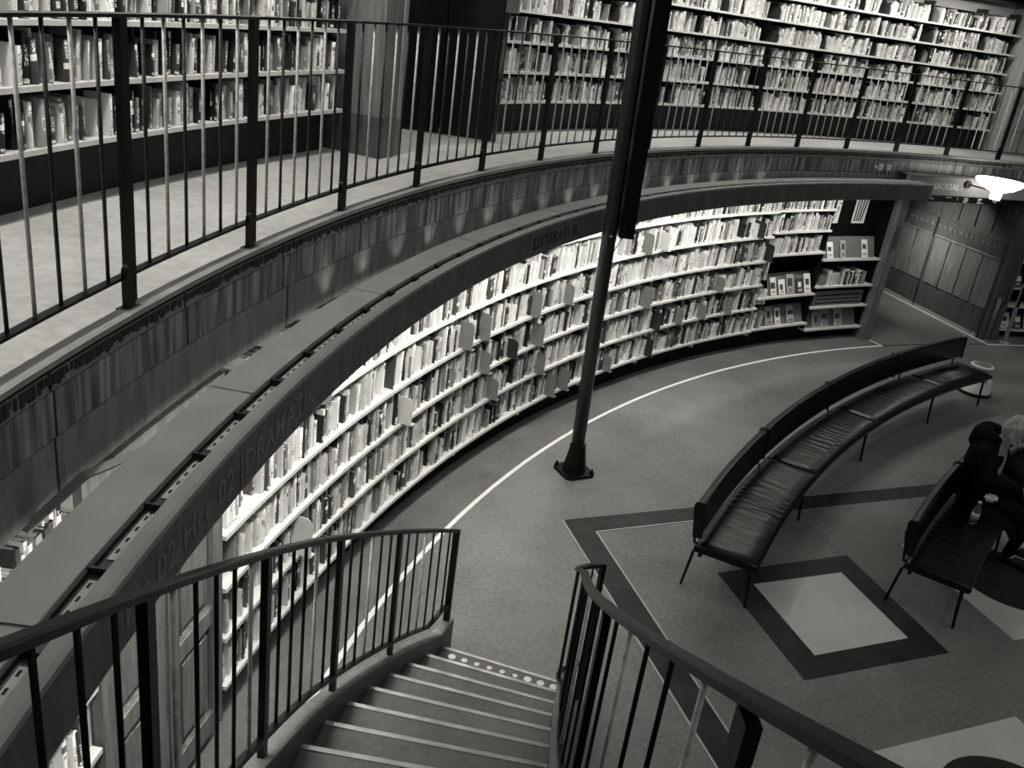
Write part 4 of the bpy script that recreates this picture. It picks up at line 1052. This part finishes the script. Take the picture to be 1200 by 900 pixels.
# ================================================================ PERSON
def skin_obj(chains, smooth_voxel=0.008, extra=None):
    """chains: list of lists of (x,y,z,r). returns a welded mesh (voxel remesh of tapered tubes and balls)"""
    m = MB()
    for ch in chains:
        pts = []; rad = []
        for i in range(len(ch) - 1):
            a, b = ch[i], ch[i + 1]; n = 5
            for k in range(n):
                f = k / n; pts.append(Vector([a[j] + (b[j] - a[j]) * f for j in range(3)])); rad.append(a[3] + (b[3] - a[3]) * f)
        pts.append(Vector(ch[-1][:3])); rad.append(ch[-1][3])
        for p, r in zip(pts, rad):
            m.lathe([(r * math.sin(PI * k / 6), -r * math.cos(PI * k / 6)) for k in range(7)], p, 10)
    if extra:
        for (c, rx, ry, rz) in extra:
            n = 14
            m.grid([[(c[0] + rx * math.sin(PI * i / n) * math.cos(2 * PI * j / 20), c[1] + ry * math.sin(PI * i / n) * math.sin(2 * PI * j / 20), c[2] - rz * math.cos(PI * i / n)) for j in range(20)] for i in range(n + 1)], closed_u=True)
    return m
PX = Vector((-6.25, 6.85, 0)); PR = math.radians(-138)
pe = thing('person', 'person with blond hair in a black hooded coat, seated and looking down', 'person', tuple(PX))
pe.rotation_euler = (0, 0, PR)
def ppart(name, m, mat, voxel, smooth=8, **kw):
    me = m.mesh(name, [mat]); o = put(name, me, pe, **kw)
    md = o.modifiers.new('remesh', 'REMESH'); md.mode = 'VOXEL'; md.voxel_size = voxel; md.use_smooth_shade = True
    sm_ = o.modifiers.new('smooth', 'SMOOTH'); sm_.iterations = smooth; sm_.factor = 0.5
    return o
# local axes: +x person's left is -x? (x to the person's right), +y forward
HZ = 0.45
arms = []
body_chains = [
    [(0, -0.02, 0.55, .13), (0, -0.05, 0.75, .12), (0, -0.01, 0.95, .14), (0, 0.04, 1.03, .09), (0, 0.08, 1.10, .055), (0, 0.13, 1.17, .05)],
    [(-0.17, 0.0, 1.0, .06), (0.17, 0.0, 1.0, .06)],
]
for s_ in (-1, 1):
    body_chains.append([(0.09 * s_, 0.0, 0.54, .095), (0.12 * s_, 0.24, 0.53, .08), (0.13 * s_, 0.44, 0.49, .058), (0.13 * s_, 0.47, 0.28, .052), (0.13 * s_, 0.44, 0.09, .036), (0.13 * s_, 0.50, 0.045, .036), (0.14 * s_, 0.62, 0.035, .032)])
    sh = (0.19 * s_, 0.0, 1.0); el = (0.25 * s_, 0.12, 0.76); wr_ = (0.09 * s_, 0.36, 0.72)
    body_chains.append([(*sh, .052), (*el, .04), (*wr_, .026)])
    hx, hy, hz_ = wr_
    body_chains.append([(hx, hy, hz_, .028), (hx - 0.03 * s_, hy + 0.06, hz_ + 0.0, .03)])
    for f_ in range(4):                      # four fingers curled round the phone
        bx, by, bz = hx - 0.03 * s_, hy + 0.085, hz_ + 0.024 - f_ * 0.018
        L = (0.03, 0.034, 0.032, 0.025)[f_]
        body_chains.append([(bx, by - 0.02, bz, .0095), (bx - 0.008 * s_, by + L * 0.7, bz, .009), (bx - 0.026 * s_, by + L, bz, .008), (bx - 0.04 * s_, by + L * 0.7, bz + 0.002, .007)])
    body_chains.append([(hx - 0.01 * s_, hy + 0.02, hz_ + 0.025, .012), (hx - 0.03 * s_, hy + 0.05, hz_ + 0.045, .010), (hx - 0.04 * s_, hy + 0.075, hz_ + 0.048, .008)])
hc = Vector((0, 0.185, 1.235))
bm_ = skin_obj(body_chains, extra=[(hc, 0.074, 0.092, 0.105), (hc + Vector((0, 0.045, -0.06)), 0.05, 0.05, 0.055), (hc + Vector((0, 0.1, -0.035)), 0.013, 0.02, 0.022),
                                  (hc + Vector((-0.076, 0, -0.02)), 0.01, 0.02, 0.03), (hc + Vector((0.076, 0, -0.02)), 0.01, 0.02, 0.03)])
ppart('body', bm_, 'skin', 0.007, 3)
m = MB()
for s_ in (-1, 1): m.lathe([(0.007 * math.sin(PI * k / 6), -0.006 * math.cos(PI * k / 6)) for k in range(7)], hc + Vector((0.03 * s_, 0.084, 0.0)), 10)
put('eyes', m.mesh('eyes', ['black']), pe)
m = MB(); m.box(hc + Vector((0, 0.093, -0.068)), (0.04, 0.008, 0.007)); put('mouth', m.mesh('mouth', ['wood']), pe)
coat = [
    [(0, -0.02, 0.56, .17), (0, -0.05, 0.72, .165), (0, -0.03, 0.90, .17), (0, 0.0, 1.0, .12)],
    [(-0.17, -0.01, 0.99, .085), (0.17, -0.01, 0.99, .085)],
    [(-0.12, 0.08, 0.56, .13), (0.12, 0.08, 0.56, .13)],
]
for s_ in (-1, 1):
    coat.append([(0.20 * s_, 0.0, 0.98, .085), (0.27 * s_, 0.11, 0.76, .075), (0.12 * s_, 0.33, 0.72, .052)])
    coat.append([(0.12 * s_, 0.05, 0.55, .125), (0.15 * s_, 0.24, 0.53, .115), (0.16 * s_, 0.38, 0.50, .10)])
    coat.append([(0.24 * s_, -0.02, 0.50, .05), (0.28 * s_, 0.22, 0.46, .05), (0.27 * s_, 0.40, 0.40, .045), (0.27 * s_, 0.46, 0.30, .03)])
# hood lying on the shoulders: open roll behind the neck
hood = [(0.12 * math.cos(t), 0.02 - 0.13 * math.sin(t), 1.10 + 0.03 * math.sin(t), 0.055 + 0.02 * math.sin(t)) for t in [PI * k / 8 for k in range(9)]]
coat.append(hood); coat.append([(0, -0.13, 1.09, .085), (0, -0.15, 1.0, .075)])
ppart('coat', skin_obj(coat), 'coat', 0.012, 5)
hairc = [[(0.0, 0.13, 1.29, .08), (0, 0.09, 1.22, .085), (0, 0.08, 1.15, .06)]]
for k in range(14):
    t = -1.9 + 3.8 * k / 13
    x = 0.085 * math.sin(t); y = 0.165 - 0.085 * math.cos(t)
    hairc.append([(x * 0.5, y + 0.02, 1.335, .024), (x, y, 1.26, .022), (x * 1.12, y - 0.0, 1.17, .016), (x * 1.2, y + 0.03, 1.10, .008)])
ppart('hair', skin_obj(hairc, extra=[(hc + Vector((0, -0.02, 0.028)), 0.083, 0.095, 0.092)]), 'hair', 0.007, 2)
ppart('shirt', skin_obj([[(0, 0.05, 1.0, .08), (0, 0.06, 0.9, .085), (0, 0.06, 0.78, .085)]]), 'shirt', 0.012, 5)
for s_ in (-1, 1):
    ppart('trouser_leg', skin_obj([[(0.10 * s_, 0.1, 0.54, .10), (0.13 * s_, 0.30, 0.53, .088), (0.13 * s_, 0.45, 0.49, .068), (0.13 * s_, 0.475, 0.28, .062), (0.13 * s_, 0.445, 0.11, .055)]]), 'coat', 0.012, 4)
    ppart('shoe', skin_obj([[(0.13 * s_, 0.43, 0.05, .046), (0.135 * s_, 0.54, 0.042, .042), (0.14 * s_, 0.64, 0.038, .036)]]), 'rubber', 0.01, 2)
Mp = Matrix.Translation(PX) @ Matrix.Rotation(PR, 4, 'Z')
m = MB(); c_ = Mp @ Vector((0.0, 0.455, 0.73)); R3 = Matrix.Rotation(PR, 3, 'Z')
m.box(c_, (0.15, 0.012, 0.19), R3 @ Matrix.Rotation(-0.8, 3, 'X')); bevel(solo('folded_paper', m, 'paper', 'small white sheet held in both hands by the seated person', 'paper', tuple(c_)), 0.003)
# coat flap bag beside, crumpled paper and bottle on the seat
c_ = Mp @ Vector((0.27, 0.17, 0.615)); bmx = bmesh.new(); bmesh.ops.create_icosphere(bmx, subdivisions=3, radius=0.055)
for v in bmx.verts: v.co *= random.uniform(0.7, 1.15); v.co.z *= 0.6; v.co.x *= 1.2
me = bpy.data.meshes.new('crumpled_paper'); bmx.to_mesh(me); bmx.free(); me.materials.append(MT['paper'])
put('crumpled_paper', me, None, tuple(c_), label='crumpled white paper bag on the lap of the seated person', category='paper')
BT = Vector((-6.60, 6.345, 0.458))
bo = thing('drink_bottle', 'small clear drink bottle with a label standing on the bench seat', 'bottle', tuple(BT))
m = MB(); m.lathe([(0.0, 0.0), (0.032, 0.0), (0.034, 0.01), (0.034, 0.13), (0.026, 0.165), (0.013, 0.185), (0.013, 0.205)], BT, 20); part('bottle_body', m, 'glass', bo)
m = MB(); m.lathe([(0.0345, 0.04), (0.0355, 0.04), (0.0355, 0.115), (0.0345, 0.115)], BT, 20); part('bottle_label', m, 'label', bo)
m = MB(); m.lathe([(0.0, 0.2), (0.015, 0.2), (0.015, 0.222), (0.0, 0.222)], BT, 16); part('cap', m, 'cream', bo)
c_ = Mp @ Vector((0.32, 0.2, 0.458)); m = MB(); m.box(c_ + Vector((0, 0, 0.008)), (0.075, 0.15, 0.012), R3 @ Matrix.Rotation(0.5, 3, 'Z'))
bevel(solo('mobile_phone', m, 'black', 'black mobile phone lying on the bench seat beside the bottle', 'phone', tuple(c_)), 0.003)
